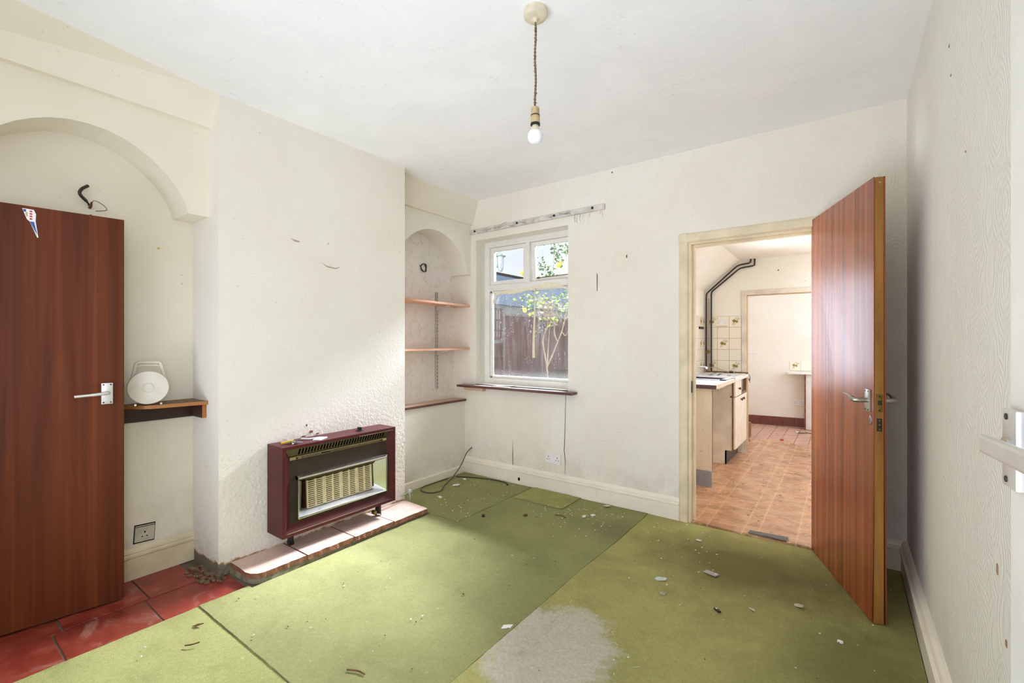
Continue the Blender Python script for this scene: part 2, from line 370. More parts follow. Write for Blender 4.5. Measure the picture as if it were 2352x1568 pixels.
MAT['lantern_glass'] = plain('frosted_lantern_glass', (60, 68, 76), .2, 0, .5, .03)
MAT['ext'] = plain('exterior_brick_wall', (150, 98, 76), .9, 0, .2, .2, 12)
MAT['moss'] = plain('green_algae_board', (150, 152, 70), .9, 0, .1, .2, 14)

# ---------------------------------------------------------------- mesh helpers
class MB:
    """collects geometry; build() links it as ONE mesh object"""
    def __init__(s): s.v = []; s.f = []; s.mi = []; s.sm = []
    def add(s, vs, fs, mi=0, smooth=False):
        o = len(s.v); s.v += [tuple(v) for v in vs]
        for f in fs: s.f.append(tuple(i+o for i in f)); s.mi.append(mi); s.sm.append(smooth)
        return s
    def box(s, x0, x1, y0, y1, z0, z1, mi=0, bev=0, R=None):
        if bev:
            bm = bmesh.new(); bmesh.ops.create_cube(bm, size=1)
            for v in bm.verts: v.co = Vector((x0+(v.co.x+.5)*(x1-x0), y0+(v.co.y+.5)*(y1-y0), z0+(v.co.z+.5)*(z1-z0)))
            bmesh.ops.bevel(bm, geom=bm.edges[:], offset=bev, segments=2, affect='EDGES', profile=.6)
            bm.verts.index_update(); vs = [v.co.copy() for v in bm.verts]; fs = [[v.index for v in f.verts] for f in bm.faces]; bm.free()
        else:
            vs = [Vector(p) for p in ((x0,y0,z0),(x1,y0,z0),(x1,y1,z0),(x0,y1,z0),(x0,y0,z1),(x1,y0,z1),(x1,y1,z1),(x0,y1,z1))]
            fs = [(0,3,2,1),(4,5,6,7),(0,1,5,4),(1,2,6,5),(2,3,7,6),(3,0,4,7)]
        if R is not None: vs = [R @ v for v in vs]
        return s.add(vs, fs, mi)
    def prism(s, prof, axis, a, b, mi=0):
        """profile of 2D points extruded along axis from a to b. x: (y,z)  y: (x,z)  z: (x,y)"""
        def P(p, t): return {'x': (t, p[0], p[1]), 'y': (p[0], t, p[1]), 'z': (p[0], p[1], t)}[axis]
        n = len(prof); vs = [P(p, a) for p in prof]+[P(p, b) for p in prof]
        fs = [(i, (i+1) % n, n+(i+1) % n, n+i) for i in range(n)]+[tuple(range(n))[::-1], tuple(range(n, 2*n))]
        return s.add(vs, fs, mi)
    def tube(s, pts, r, seg=8, mi=0, closed=False, cap=True):
        pts = [Vector(p) for p in pts]; n = len(pts); rs = r if isinstance(r, (list, tuple)) else [r]*n
        vs = []; up = Vector((0, 0, 1)); prev = None
        for i, p in enumerate(pts):
            t = (pts[min(i+1, n-1)]-pts[max(i-1, 0)]).normalized()
            if prev is None:
                a = t.cross(up) if abs(t.z) < .95 else t.cross(Vector((1, 0, 0)))
            else: a = prev-t*prev.dot(t)
            a.normalize(); prev = a; b = t.cross(a)
            for k in range(seg):
                w = 2*PI*k/seg; vs.append(p+(a*math.cos(w)+b*math.sin(w))*rs[i])
        fs = [(i*seg+k, i*seg+(k+1) % seg, (i+1)*seg+(k+1) % seg, (i+1)*seg+k) for i in range(n-1) for k in range(seg)]
        if cap: fs += [tuple(range(seg))[::-1], tuple(range((n-1)*seg, n*seg))]
        return s.add(vs, fs, mi, True)
    def lathe(s, prof, seg=24, mi=0, c=(0, 0, 0), R=None):
        """profile of (radius, height) about the z axis"""
        n = len(prof); vs = []
        for (r, h) in prof:
            for k in range(seg):
                w = 2*PI*k/seg; v = Vector((r*math.cos(w), r*math.sin(w), h))
                if R is not None: v = R @ v
                vs.append(v+Vector(c))
        fs = [(i*seg+k, i*seg+(k+1) % seg, (i+1)*seg+(k+1) % seg, (i+1)*seg+k) for i in range(n-1) for k in range(seg)]
        fs += [tuple(range(seg))[::-1], tuple(range((n-1)*seg, n*seg))]
        return s.add(vs, fs, mi, True)
    def slab(s, outline, t, nrm, mi=0):
        """polygon of 3D points given thickness t along nrm"""
        nrm = Vector(nrm); n = len(outline); a = [Vector(p) for p in outline]; b = [p+nrm*t for p in a]
        fs = [tuple(range(n))[::-1], tuple(range(n, 2*n))]+[(i, (i+1) % n, n+(i+1) % n, n+i) for i in range(n)]
        return s.add(a+b, fs, mi)
    def build(s, name, mats, parent=None, local=False, shift=(0, 0, 0)):
        me = bpy.data.meshes.new(name)
        off = Vector(shift)
        if parent is not None and not local:
            p = parent
            while p is not None: off -= p.location; p = p.parent
        me.from_pydata([tuple(Vector(v)+off) for v in s.v], [], s.f)
        for m in (mats if isinstance(mats, (list, tuple)) else [mats]): me.materials.append(MAT[m] if isinstance(m, str) else m)
        for p, mi, sm in zip(me.polygons, s.mi, s.sm): p.material_index = mi; p.use_smooth = sm
        bm = bmesh.new(); bm.from_mesh(me); bmesh.ops.recalc_face_normals(bm, faces=bm.faces[:]); bm.to_mesh(me); bm.free()
        if any(s.sm):
            try: me.set_sharp_from_angle(angle=math.radians(40))
            except Exception: pass
        o = bpy.data.objects.new(name, me); COL.objects.link(o)
        if parent is not None: o.parent = parent
        return o

def tag(o, label=None, cat=None, group=None, kind=None):
    if label: o['label'] = label
    if cat: o['category'] = cat
    if group: o['group'] = group
    if kind: o['kind'] = kind
    return o
def thing(name, loc, label, cat, group=None, kind=None, rz=0):
    o = bpy.data.objects.new(name, None); COL.objects.link(o); o.location = loc; o.rotation_euler = (0, 0, rz); o.empty_display_size = .05
    return tag(o, label, cat, group, kind)
def struct(o, label, cat): return tag(o, label, cat, None, 'structure')
def copy_part(src, parent, loc=None, rot=None):
    c = src.copy(); COL.objects.link(c); c.parent = parent
    if loc is not None: c.location = loc
    if rot is not None: c.rotation_euler = rot
    return c
def smooth_path(pts, n=6):
    """Catmull-Rom through pts"""
    P = [Vector(p) for p in pts]; P = [P[0]*2-P[1]]+P+[P[-1]*2-P[-2]]; out = []
    for i in range(1, len(P)-2):
        for k in range(n):
            t = k/n; a, b, c, d = P[i-1:i+3]
            out.append(.5*((2*b)+(c-a)*t+(2*a-5*b+4*c-d)*t*t+(3*b-a-3*c+d)*t**3))
    out.append(P[-2]); return out
def text_part(body, size, M, mat, parent, name='lettering'):
    cu = bpy.data.curves.new('tmp_font', 'FONT'); cu.body = body; cu.size = size; cu.extrude = .0003; cu.resolution_u = 2
    ob = bpy.data.objects.new('tmp_text', cu); COL.objects.link(ob)
    dg = bpy.context.evaluated_depsgraph_get(); me = bpy.data.meshes.new_from_object(ob.evaluated_get(dg))
    bpy.data.objects.remove(ob); bpy.data.curves.remove(cu)
    me.transform(M); me.materials.clear(); me.materials.append(MAT[mat])
    o = bpy.data.objects.new(name, me); COL.objects.link(o); o.parent = parent; return o

# ---------------------------------------------------------------- room shell
YB, XR, ZC, YN = 3.29, .28, 2.592, -.62
m = MB().box(-3.45, .6, YN-.15, 3.56, -.12, -.006)
floor = struct(m.build('floor', 'concrete'), 'bare floor under the green carpet and red tiles', 'floor')
m = MB().box(-3.45, .5, YN-.15, 3.56, ZC, ZC+.1)
struct(m.build('ceiling', 'ceiling'), 'white stippled ceiling with grey scuffs', 'ceiling')

# back wall: window and kitchen doorway cut out
WX0, WX1, WZ0, WZ1 = -2.822, -1.83, .86, 2.218
DX0, DX1, DZ = -.888, -.115, 1.965
m = MB()
m.box(-3.45, WX0, YB, 3.56, -.1, ZC); m.box(WX0, WX1, YB, 3.56, -.1, WZ0); m.box(WX0, WX1, YB, 3.56, WZ1, ZC)
m.box(WX1, -1.34, YB, 3.56, -.1, ZC); m.box(-1.34, DX0, YB, 3.40, -.1, ZC); m.box(DX0, DX1, YB, 3.40, DZ, ZC); m.box(DX1, .5, YB, 3.40, -.1, ZC)
wall_back = struct(m.build('wall_back', 'paper'), 'cream embossed wallpaper wall holding the window and kitchen doorway', 'wall')
# torn seams of the wallpaper, lifted strips
m = MB()
m.slab([(-1.86, YB, .13), (-1.857, YB, .28), (-1.868, YB, .36), (-1.859, YB, .55), (-1.852, YB, .83), (-1.849, YB, .83), (-1.855, YB, .55), (-1.863, YB, .36), (-1.853, YB, .28)], .002, (0, -1, 0))
m.slab([(-2.391, YB, .15), (-2.393, YB, .25), (-2.390, YB, .39), (-2.387, YB, .25), (-2.386, YB, .15)], .002, (0, -1, 0))
m.slab([(-1.572, YB, 1.80), (-1.566, YB, 1.79), (-1.567, YB, 1.66), (-1.571, YB, 1.66)], .003, (0, -1, 0))
m.slab([(-1.330, YB, 1.915), (-1.322, YB, 1.915), (-1.322, YB, 1.895), (-1.330, YB, 1.895)], .003, (0, -1, 0))
m.slab([(-1.447, YB, 2.57), (-1.438, YB, 2.57), (-1.438, YB, 2.56), (-1.447, YB, 2.56)], .003, (0, -1, 0))
m.build('paper_tear', plain('torn_paper_edge', (96, 78, 64), .9), wall_back)
m = MB().box(-1.997, -1.868, YB-.0015, YB, .33, .60); m.build('paper_patch', 'plaster_w', wall_back)

# right wall
m = MB().box(XR, XR+.12, YN-.15, 3.40, -.1, ZC)
wall_right = struct(m.build('wall_right', 'paper_right'), 'right hand wall of pale embossed wallpaper with damp marks', 'wall')
m = MB()
for (y, z, a, b) in [(1.42, .36, .006, .022), (1.47, .75, .004, .012), (2.05, 2.23, .006, .004), (2.02, 2.12, .004, .004), (1.46, 2.12, .01, .012), (1.40, .62, .004, .007), (1.8, 1.8, .003, .004)]:
    m.slab([(XR, y-a, z-b), (XR, y+a, z-b*.6), (XR, y+a*.8, z+b), (XR, y-a, z+b*.7)], .002, (-1, 0, 0))
m.build('wall_mark', plain('brown_damp_mark', (158, 130, 104), .9), wall_right)
# near wall behind the camera with an opening added for the fill lamp
m = MB(); m.box(-3.45, -2.45, YN-.15, YN, -.1, ZC); m.box(-2.45, -.25, YN-.15, YN, -.1, .75); m.box(-2.45, -.25, YN-.15, YN, 2.45, ZC); m.box(-.25, .5, YN-.15, YN, -.1, ZC)
struct(m.build('wall_near', 'plaster'), 'cream wall behind the viewpoint with a large opening added for fill light', 'wall')

# left side: alcoves and chimney breast
CX, CY0, CY1 = -2.71, 1.045, 2.326
m = MB().box(-3.45, -3.06, YN-.1, CY0+.05, -.1, ZC)
wall_left = struct(m.build('wall_left', 'plaster'), 'recessed cream back wall of the left alcove', 'wall')
m = MB()
for (y, z, r) in [(.88, 1.777, .006)]:
    m.slab([(-3.06, y+r*math.cos(a), z+r*math.sin(a)) for a in [k*PI/4 for k in range(8)]], .003, (1, 0, 0))
m.build('yellow_pin', 'yellow', wall_left)
m = MB().box(-3.45, -2.93, YN-.1, -.12, -.1, 1.95)
struct(m.build('wall_left_pier', 'plaster'), 'cream pier at the near end of the left alcove', 'wall')
m = MB().box(-3.45, CX, CY0, CY1, -.1, ZC)
chim = struct(m.build('wall_chimney', 'chip'), 'projecting chimney breast of rough white woodchip paper', 'wall')
m = MB()
m.slab([(CX, 1.435, 1.888), (CX, 1.46, 1.884), (CX, 1.495, 1.880), (CX, 1.492, 1.872), (CX, 1.465, 1.871)], .002, (1, 0, 0))
m.slab([(CX, 1.68, 1.892), (CX, 1.69, 1.905), (CX, 1.693, 1.903), (CX, 1.684, 1.89)], .002, (1, 0, 0))
m.slab([(CX, 1.635, 1.770), (CX, 1.68, 1.752), (CX, 1.74, 1.747), (CX, 1.765, 1.758), (CX, 1.768, 1.752), (CX, 1.742, 1.738), (CX, 1.68, 1.744)], .0015, (1, 0, 0))
m.build('paper_scuff', plain('scuffed_paper', (186, 172, 150), .9), chim)
m = MB()
for (y, z, w, h) in ((1.555, .69, .022, .014), (1.50, .672, .03, .006), (1.60, .674, .02, .007), (1.535, .735, .007, .012)):
    m.slab([(CX, y, z), (CX, y+w, z-h*.2), (CX, y+w*1.1, z+h*.8), (CX, y+w*.4, z+h)], .004, (1, 0, 0))
m.build('torn_paper', 'brick_red', chim)

def arch_block(name, x_front, x_back, y0, y1, yc, hw, zs, zt, ztop, mat, label):
    prof = [(0, 1), (.16, .985), (.32, .93), (.45, .855), (.58, .755), (.68, .65), (.78, .53), (.87, .39), (.94, .23), (.98, .1), (1, 0)]
    ys = [y0]+[yc-hw*u for u, _ in reversed(prof)]+[yc+hw*u for u, _ in prof[1:]]+[y1]
    zs_ = [zs]+[zs+(zt-zs)*w for _, w in reversed(prof)]+[zs+(zt-zs)*w for _, w in prof[1:]]+[zs]
    n = len(ys); vs = []
    for x in (x_front, x_back):
        vs += [(x, y, z) for y, z in zip(ys, zs_)]+[(x, y, ztop) for y in ys]
    fs = []
    for i in range(n-1):
        fs += [(i, i+1, n+i+1, n+i), (2*n+i, 3*n+i, 3*n+i+1, 2*n+i+1), (i, 2*n+i, 2*n+i+1, i+1)]
    fs += [(0, n, 3*n, 2*n), (n-1, 3*n-1, 4*n-1, 2*n-1)]
    b = MB().add(vs, fs)
    return struct(b.build(name, mat), label, 'wall')
arch_block('wall_left_arch', -2.835, -3.08, -.12, CY0+.01, .545, .40, 1.948, 2.275, 2.44, 'plaster', 'arched plaster header over the left alcove and mahogany door')
arch_block('wall_alcove_arch', -2.887, -3.13, CY1-.01, YB+.01, 2.815, .435, 1.90, 2.238, 2.38, 'plaster_w', 'arched plaster header over the shelved right alcove')
def upper(name, y0, y1, xb, zb, xt0, xt1, label):
    vs = []
    for y, xt in ((y0, xt0), (y1, xt1)): vs += [(xb, y, zb), (xt, y, ZC+.01), (-3.3, y, ZC+.01), (-3.3, y, zb)]
    b = MB().add(vs, [(0, 1, 2, 3), (4, 7, 6, 5), (0, 4, 5, 1), (3, 2, 6, 7), (0, 3, 7, 4)])
    return struct(b.build(name, 'plaster'), label, 'wall')
upper('wall_left_upper', YN, CY0+.01, -2.80, 2.43, -2.44, -2.706, 'sloping cream panel above the arch of the left alcove')
upper('wall_alcove_upper', CY1-.01, YB+.005, -2.862, 2.37, -2.825, -2.79, 'sloping cream panel above the arch of the shelved alcove')
m = MB().box(-3.45, -3.11, CY1-.05, YB+.02, .70, ZC)
alc = struct(m.build('wall_alcove', 'fleck'), 'back wall of the shelved alcove in brown flecked wallpaper', 'wall')
m = MB().box(-3.11, -3.107, CY1, YB, .70, .745); m.build('painted_band', 'plaster_w', alc)
m = MB().box(-3.45, -2.965, CY1-.05, YB+.02, -.1, .69)
struct(m.build('wall_alcove_boxing', 'plaster_w'), 'white boxed in panel below the alcove shelf', 'wall')

# skirting boards
SK = [(0, 0), (.018, 0), (.018, .112), (.023, .117), (.023, .127), (.014, .134), (.017, .140), (.013, .152), (.006, .161), (0, .165)]
b = MB().prism([(YB-d, z-.005) for d, z in SK], 'x', -2.965, -.935)
bb = struct(b.build('baseboard_back', 'gloss'), 'cream moulded skirting board below the window wall', 'skirting board')
m = MB(); m.slab([(-2.31+.012*math.cos(a), YB-.018, .052+.016*math.sin(a)) for a in [k*PI/4 for k in range(8)]], .002, (0, -1, 0)); m.build('scorch_mark', 'dark_hole', bb)
b = MB().prism([(YB-d, z) for d, z in SK], 'x', -.045, XR)
struct(b.build('baseboard_corner', 'gloss'), 'short skirting board in the corner behind the open kitchen door', 'skirting board')
b = MB().prism([(XR-d*1.5, z*1.05) for d, z in SK], 'y', YN, YB)
struct(b.build('baseboard_right', 'gloss'), 'cream moulded skirting board along the right hand wall', 'skirting board')
b = MB().prism([(-3.06+d, z) for d, z in SK], 'y', -.12, CY0)
struct(b.build('baseboard_left', 'gloss_old'), 'grubby yellowed skirting board in the left alcove', 'skirting board')
b = MB().prism([(-2.965, -.01), (-2.948, -.01), (-2.948, .068), (-2.953, .075), (-2.965, .075)], 'y', CY1, YB)
struct(b.build('baseboard_alcove', 'gloss'), 'plain low skirting board below the white boxed in alcove panel', 'skirting board')

# red quarry tiles along the left wall: each tile a part of the floor
def tile_mesh(x0, x1, y0, y1, z0, z1, tilt=0):
    g = .0035; bm = MB()
    bm.box(x0+g, x1-g, y0+g, y1-g, z0, z1, bev=.003)
    bm.v = [(x, y, z+(tilt*(x-x0) if z > (z0+z1)/2 else 0)) for x, y, z in bm.v]; return bm
rowA, rowB = [-.62, -.22, .10, .415, .735, 1.09], [-.62, -.17, .14, .45, .757, .975]
for xs, ys in (((-2.755, -2.44), rowA), ((-3.06, -2.755), rowB)):
    for a, c in zip(ys, ys[1:]):
        tile_mesh(xs[0], xs[1], a, c, -.02, random.uniform(-.002, .001), random.uniform(-.006, .006)).build('tile', 'quarry', floor)
tile_mesh(-2.95, -2.755, .975, 1.09, -.02, -.001).build('tile', 'quarry', floor)
m = MB()
for k in range(90):
    a = random.uniform(0, 2*PI); r = random.random()**.7; x = -2.80+.16*r*math.cos(a); y = 1.02+.075*r*math.sin(a); q = random.uniform(.004, .016)
    m.slab([(x-q, y-q*.6, .0), (x+q*.8, y-q*.7, .0), (x+q, y+q*.5, .001), (x-q*.4, y+q*.8, .001)], random.uniform(.003, .01), (0, 0, 1))
tag(m.build('crumbled_mortar', [plain('crumbled_mortar_brown', (140, 122, 100), .95, 0, .1, .25, 30)]), 'crumbled mortar and soil at the foot of the chimney corner', 'rubble', kind='stuff')

# ---------------------------------------------------------------- carpets
def carpet_piece(name, outline_x, outline_y, z, mat, label, lift=None, nx=46, ny=46, edge=.004, cut=None, at_x=(), at_y=(), bot=-.006):
    """grid sheet with a real thickness and gently uneven, slightly ragged edges; cut(x, y) leaves cells out"""
    def lines(a, b, n, extra):
        L = [a+(b-a)*k/n for k in range(n+1)]
        for e in extra:
            k = min(range(1, n), key=lambda q: abs(L[q]-e)); L[k] = e
        return L
    xs, ys = lines(*outline_x, nx, at_x), lines(*outline_y, ny, at_y); idx = {}; vs = []; fs = []
    def vert(i, j):
        if (i, j) not in idx:
            x, y = xs[i], ys[j]
            zz = z+.0012*math.sin(x*7.3+y*3.1)+.0008*math.sin(x*17+1)*math.cos(y*13)
            if lift: zz += lift(x, y)
            idx[(i, j)] = len(vs); vs.append([x, y, zz])
        return idx[(i, j)]
    for j in range(ny):
        for i in range(nx):
            if cut and cut((xs[i]+xs[i+1])/2, (ys[j]+ys[j+1])/2): continue
            fs.append((vert(i, j), vert(i+1, j), vert(i+1, j+1), vert(i, j+1)))
    cnt = {}
    for f in fs:
        for k in range(4): e = (f[k], f[(k+1) % 4]); cnt[e] = cnt.get(e, 0)+1
    rim = [e for e in cnt if (e[1], e[0]) not in cnt]; low = {}
    for e in rim:
        for v in e:
            if v not in low:
                vs[v][0] += random.uniform(-edge, edge); vs[v][1] += random.uniform(-edge, edge)
                low[v] = len(vs); vs.append([vs[v][0], vs[v][1], bot])
    fs += [(a, low[a], low[b], b) for a, b in rim]
    b = MB().add(vs, fs, 0, True); c = b.build(name, mat); return tag(c, label, 'carpet')
ramp01 = lambda t: max(0, min(1, t))
carpet_piece('carpet', (-2.475, -1.155), (.8715, 3.268), .007, 'carpet', 'bright lime green carpet laid in front of the fireplace hearth',
             lambda x, y: .016*math.exp(-((x+1.155)/.05)**2)*ramp01((2.75-y)/.5)+.003*math.exp(-((y-.88)/.03)**2), 60, 80, .0012,
             cut=lambda x, y: (x < -2.168 and y > 2.335) or (x < -2.442 and 1.095 < y), at_x=(-2.442, -2.168), at_y=(1.095, 2.335))
carpet_piece('carpet', (-2.475, -1.1555), (YN+.01, .870), .004, 'carpet_near', 'olive green carpet strip beside the red tiles in the foreground', edge=.0012)
carpet_piece('carpet', (-1.1535, XR-.03), (YN+.01, 3.285), .003, 'carpet_right', 'dirty green carpet with a worn grey patch by the open kitchen door',
             lambda x, y: .006*math.exp(-((y-2.73)/.012)**2)*ramp01((x+.2)/.1)+.019*ramp01(1-(x+1.153)/.085)**1.5*ramp01((2.75-y)/.5), 80, 90, .0012)
carpet_piece('carpet', (-2.945, -2.174), (2.340, 3.262), .0085, 'carpet', 'green carpet offcut in the corner below the alcove shelf', nx=24, ny=24)
carpet_piece('carpet', (-2.14, -1.70), (2.965, 3.262), .0135, 'carpet_near', 'small square carpet offcut against the skirting under the socket', nx=16, ny=12, bot=.0095)

# ---------------------------------------------------------------- window
w1 = thing('window_1', (0, 0, 0), 'white painted timber window with two top lights above one large pane', 'window', kind='structure')
FY0, FY1 = 3.425, 3.495
b = MB()
b.box(WX0, WX0+.055, FY0, FY1, .905, 2.166); b.box(WX1-.055, WX1+.02, FY0, FY1, .905, 2.166)
b.box(WX0, WX1+.02, FY0, FY1, 2.165, WZ1, bev=.004); b.box(WX0, WX1+.02, FY0-.01, FY1, WZ0, .912, bev=.004)
b.build('frame', 'gloss_w', w1)
MB().box(WX0+.05, WX1, FY0, FY1, 1.745, 1.803, bev=.004).build('transom', 'gloss_w', w1)
MB().box(-2.345, -2.303, FY0, FY1, 1.80, 2.17, bev=.004).build('mullion', 'gloss_w', w1)
def sash(x0, x1, z0, z1, t, name, y0, y1, glass_mat, tilt=0):
    """a casement frame hung from its top edge; the pane is its child"""
    s_ = bpy.data.objects.new(name, None); COL.objects.link(s_); s_.parent = w1; s_.location = ((x0+x1)/2, y0, z1); s_.rotation_euler = (tilt, 0, 0)
    w, h, d = (x1-x0)/2, z1-z0, y1-y0; q = MB()
    q.box(-w, -w+t, 0, d, -h, 0, bev=.003); q.box(w-t, w, 0, d, -h, 0, bev=.003); q.box(-w+t, w-t, 0, d, -t, 0, bev=.003); q.box(-w+t, w-t, 0, d, -h, -h+t, bev=.003)
    q.build('sash_frame', 'gloss_w', s_, True)
    g = MB().box(-w+t-.004, w-t+.004, d*.45, d*.45+.003, -h+t-.004, -t+.004); g.build('pane', glass_mat, s_, True)
    return s_
sash(-2.767, -2.347, 1.805, 2.163, .036, 'casement', 3.445, 3.485, 'glass')
sr = sash(-2.301, -1.85, 1.808, 2.163, .036, 'casement', 3.45, 3.488, 'glass', .07)
q = MB().tube([(-.16, -.012, -.325), (.15, -.012, -.32)], .004, 6); q.box(-.17, -.14, -.016, .0, -.332, -.317); q.build('stay_bar', 'brass', sr, True)
g = MB().box(WX0+.05, WX1+.01, 3.46, 3.4635, .905, 1.75); gp = g.build('pane', 'glass_dirty', w1, False); gp.data.transform(Matrix.Translation((0, 0, -.9))); gp.location = (0, 0, .9)
q = MB(); q.box(WX0+.055, WX0+.075, 3.442, 3.462, .912, 1.745, bev=.003); q.box(WX0+.055, WX1, 3.442, 3.462, 1.725, 1.745, bev=.003); q.box(WX0+.055, WX1, 3.442, 3.462, .912, .93, bev=.003)
q.build('glazing_bead', 'gloss_w', w1)
b = MB().box(-2.985, -1.745, 3.195, YB+.002, .832, .852, 0, .004); b.box(WX0, WX1, YB, FY0-.005, .836, WZ0+.001, 1)
b.build('window_sill', ['sill', 'gloss_w'], w1)
b = MB().box(WX0+.03, WX1, 3.22, FY0-.01, .852, .8535); b.build('sill_top', plain('dusty_sill_top', (226, 216, 206), .5, 0, .4, .08, 9), w1)
b = MB()
for i in range(4): b.box(-2.95+.36*i, -2.95+.36*i+.357, 3.50, 3.72, .885, .915, bev=.004)
b.build('outer_sill', plain('grey_stone_sill', (128, 126, 120), .9), w1)
# sill bracket underneath
MB().box(-2.93, -2.70, 3.24, YB, .80, .832, bev=.003).build('sill_batten', 'pinkpaint', w1)

# masking tape hanging on the window
tp = smooth_path([(-2.735, 3.437, 1.62), (-2.70, 3.434, 1.69), (-2.66, 3.432, 1.722), (-2.5, 3.430, 1.728), (-2.35, 3.428, 1.735), (-2.2, 3.425, 1.752), (-2.05, 3.42, 1.755), (-1.93, 3.42, 1.725), (-1.845, 3.42, 1.69)], 5)
vs = []; fs = []
for i, p in enumerate(tp):
    w_ = .016+.006*math.sin(i*.5); vs += [(p.x, p.y, p.z-w_), (p.x, p.y-.003, p.z+w_)]
fs = [(2*i, 2*i+2, 2*i+3, 2*i+1) for i in range(len(tp)-1)]
b = MB().add(vs, fs)
o = tag(b.build('masking_tape', 'tape'), 'cream masking tape sagging across the top of the large window pane', 'tape')
o.modifiers.new('thickness', 'SOLIDIFY').thickness = .0012
vs = []
for i in range(13):
    t = i/12; x = -2.243-.012*t+.004*math.sin(t*6); w_ = .006+.011*t; z = 1.735-.62*t
    vs += [(x-w_, 3.425+.006*t, z), (x+w_, 3.419+.004*t, z+.002)]
b = MB().add(vs, [(2*i, 2*i+2, 2*i+3, 2*i+1) for i in range(12)])
o = tag(b.build('masking_tape', 'tape'), 'strip of cream masking tape dangling down the middle of the window', 'tape'); o.modifiers.new('thickness', 'SOLIDIFY').thickness = .0012
# papers on the sill
pz = .8538
b = MB().slab([(-2.60, 3.33, pz), (-2.585, 3.225, pz), (-2.39, 3.235, pz), (-2.40, 3.34, pz)], .004, (0, 0, 1))
b.slab([(-2.57, 3.34, pz+.0045), (-2.55, 3.25, pz+.004), (-2.37, 3.27, pz+.012), (-2.39, 3.35, pz+.009)], .0025, (0, 0, 1))
tag(b.build('folded_paper', 'paper_white'), 'folded white papers lying on the window sill', 'paper')
# curtain batten
t1 = MB()
t1.slab([(-2.893, YB, 2.278), (-1.50, YB, 2.290), (-1.50, YB, 2.330), (-2.893, YB, 2.318)], .02, (0, -1, 0))
t1 = struct(t1.build('trim_1', 'batten'), 'chipped white curtain batten above the window', 'batten')
b = MB()
for x in (-2.82, -2.33, -1.95, -1.60): b.lathe([(.0, 0), (.010, 0), (.010, .006), (.004, .012), (0, .012)], 10, 0, (x, YB-.02, 2.302+.0086*(x+2.9)), Matrix.Rotation(PI/2, 3, 'X'))
b.build('screw_head', 'iron', t1)
b = MB()
for k in range(9):
    x = -1.80+.30*random.random(); z = 2.285; h = random.uniform(.02, .075)
    b.tube(smooth_path([(x, YB-.004, z), (x+random.uniform(-.006, .006), YB-.006, z-h*.5), (x+random.uniform(-.012, .012), YB-.004, z-h)], 4), .0007, 4)
for k in range(10):
    x = -2.85+1.2*random.random(); z = 2.30+.0086*(x+2.9); p = [(x, YB-.023, z)]
    for _ in range(4): p.append((p[-1][0]+random.uniform(.004, .03), YB-.023, p[-1][2]+random.uniform(-.012, .012)))
    b.tube(p, .0012, 4)
tag(b.build('cobweb', 'cable_grey'), 'dusty cobweb hanging from the curtain batten', 'cobweb', kind='stuff')

# ---------------------------------------------------------------- kitchen doorway frame and the three doors
b = MB(); AR = [(0, 0), (.062, 0), (.062, .012), (.055, .019), (.012, .016), (0, .010)]
for x0, sgn in ((DX0-.05, 1),):
    b.prism([(x0+d, YB-h) for d, h in AR], 'z', -.005, 2.012)
b.prism([(DX1+.055-d, YB-h) for d, h in AR], 'z', -.005, 2.012)
b.prism([(YB-h, 2.012-d) for d, h in AR], 'x', DX0-.05, DX1+.055)
arch = struct(b.build('trim_2', 'gloss_old'), 'yellowed cream architrave around the kitchen doorway', 'door frame')
b = MB(); b.box(DX0, DX0+.028, YB-.001, 3.405, -.005, DZ); b.box(DX0+.0281, DX0+.043, 3.335, 3.372, -.005, DZ-.0282); b.box(DX1-.028, DX1, YB-.001, 3.405, -.005, DZ); b.box(DX0+.0281, DX1-.0281, YB-.001, 3.405, DZ-.028, DZ)
b.box(DX0+.0432, DX1-.028, 3.335, 3.372, DZ-.043, DZ-.0281)
b.build('door_lining', 'gloss_old', arch)
b = MB().box(DX0+.0285, DX0+.034, 3.372, 3.406, 0, DZ-.03); b.build('bare_strip', 'pinkpaint', arch)
b = MB().box(DX0+.0281, DX0+.031, 3.30, 3.325, .905, .985); b.build('strike_plate', 'iron', arch)

def plate_lever(root, x, z, y, side, lever_dir, style, name='door_handle'):
    """lever handle on a backplate. side = +1/-1 along local y; lever runs along local x by lever_dir"""
    h = bpy.data.objects.new(name, None); COL.objects.link(h); h.parent = root; h.location = (x, y, z)
    mt = 'alu_white' if style == 'white' else 'alu'
    q = MB(); q.box(-.021, .021, min(0, side*.009), max(0, side*.009), -.05, .05, bev=.002)
    for sx in (-.013, .013):
        for sz in (-.042, .042): q.lathe([(0, 0), (.0035, 0), (.0035, .0012), (0, .0012)], 8, 1, (sx, side*.009, sz), Matrix.Rotation(-side*PI/2, 3, 'X'))
    q.build('backplate', [mt, 'iron'], h, True)
    q = MB()
    if style == 'white':
        pth = smooth_path([(0, side*.009, .004), (0, side*.035, .004), (lever_dir*.018, side*.048, .003), (lever_dir*.06, side*.05, 0), (lever_dir*.115, side*.05, -.003)], 5)
        q.tube(pth, [.009]*5+[.0085]*5+[.0075]*5+[.0065]*6, 10)
    else:
        pth = smooth_path([(0, side*.009, 0), (0, side*.045, 0), (lever_dir*.012, side*.058, .002), (lever_dir*.05, side*.062, .018), (lever_dir*.095, side*.064, .022)], 5)
        q.tube(pth, [.0105]*8+[.0115]*4+[.010, .0085, .007, .006, .005, .004, .0035, .003, .0025], 12)
    q.build('lever', mt, h, True)
    return h

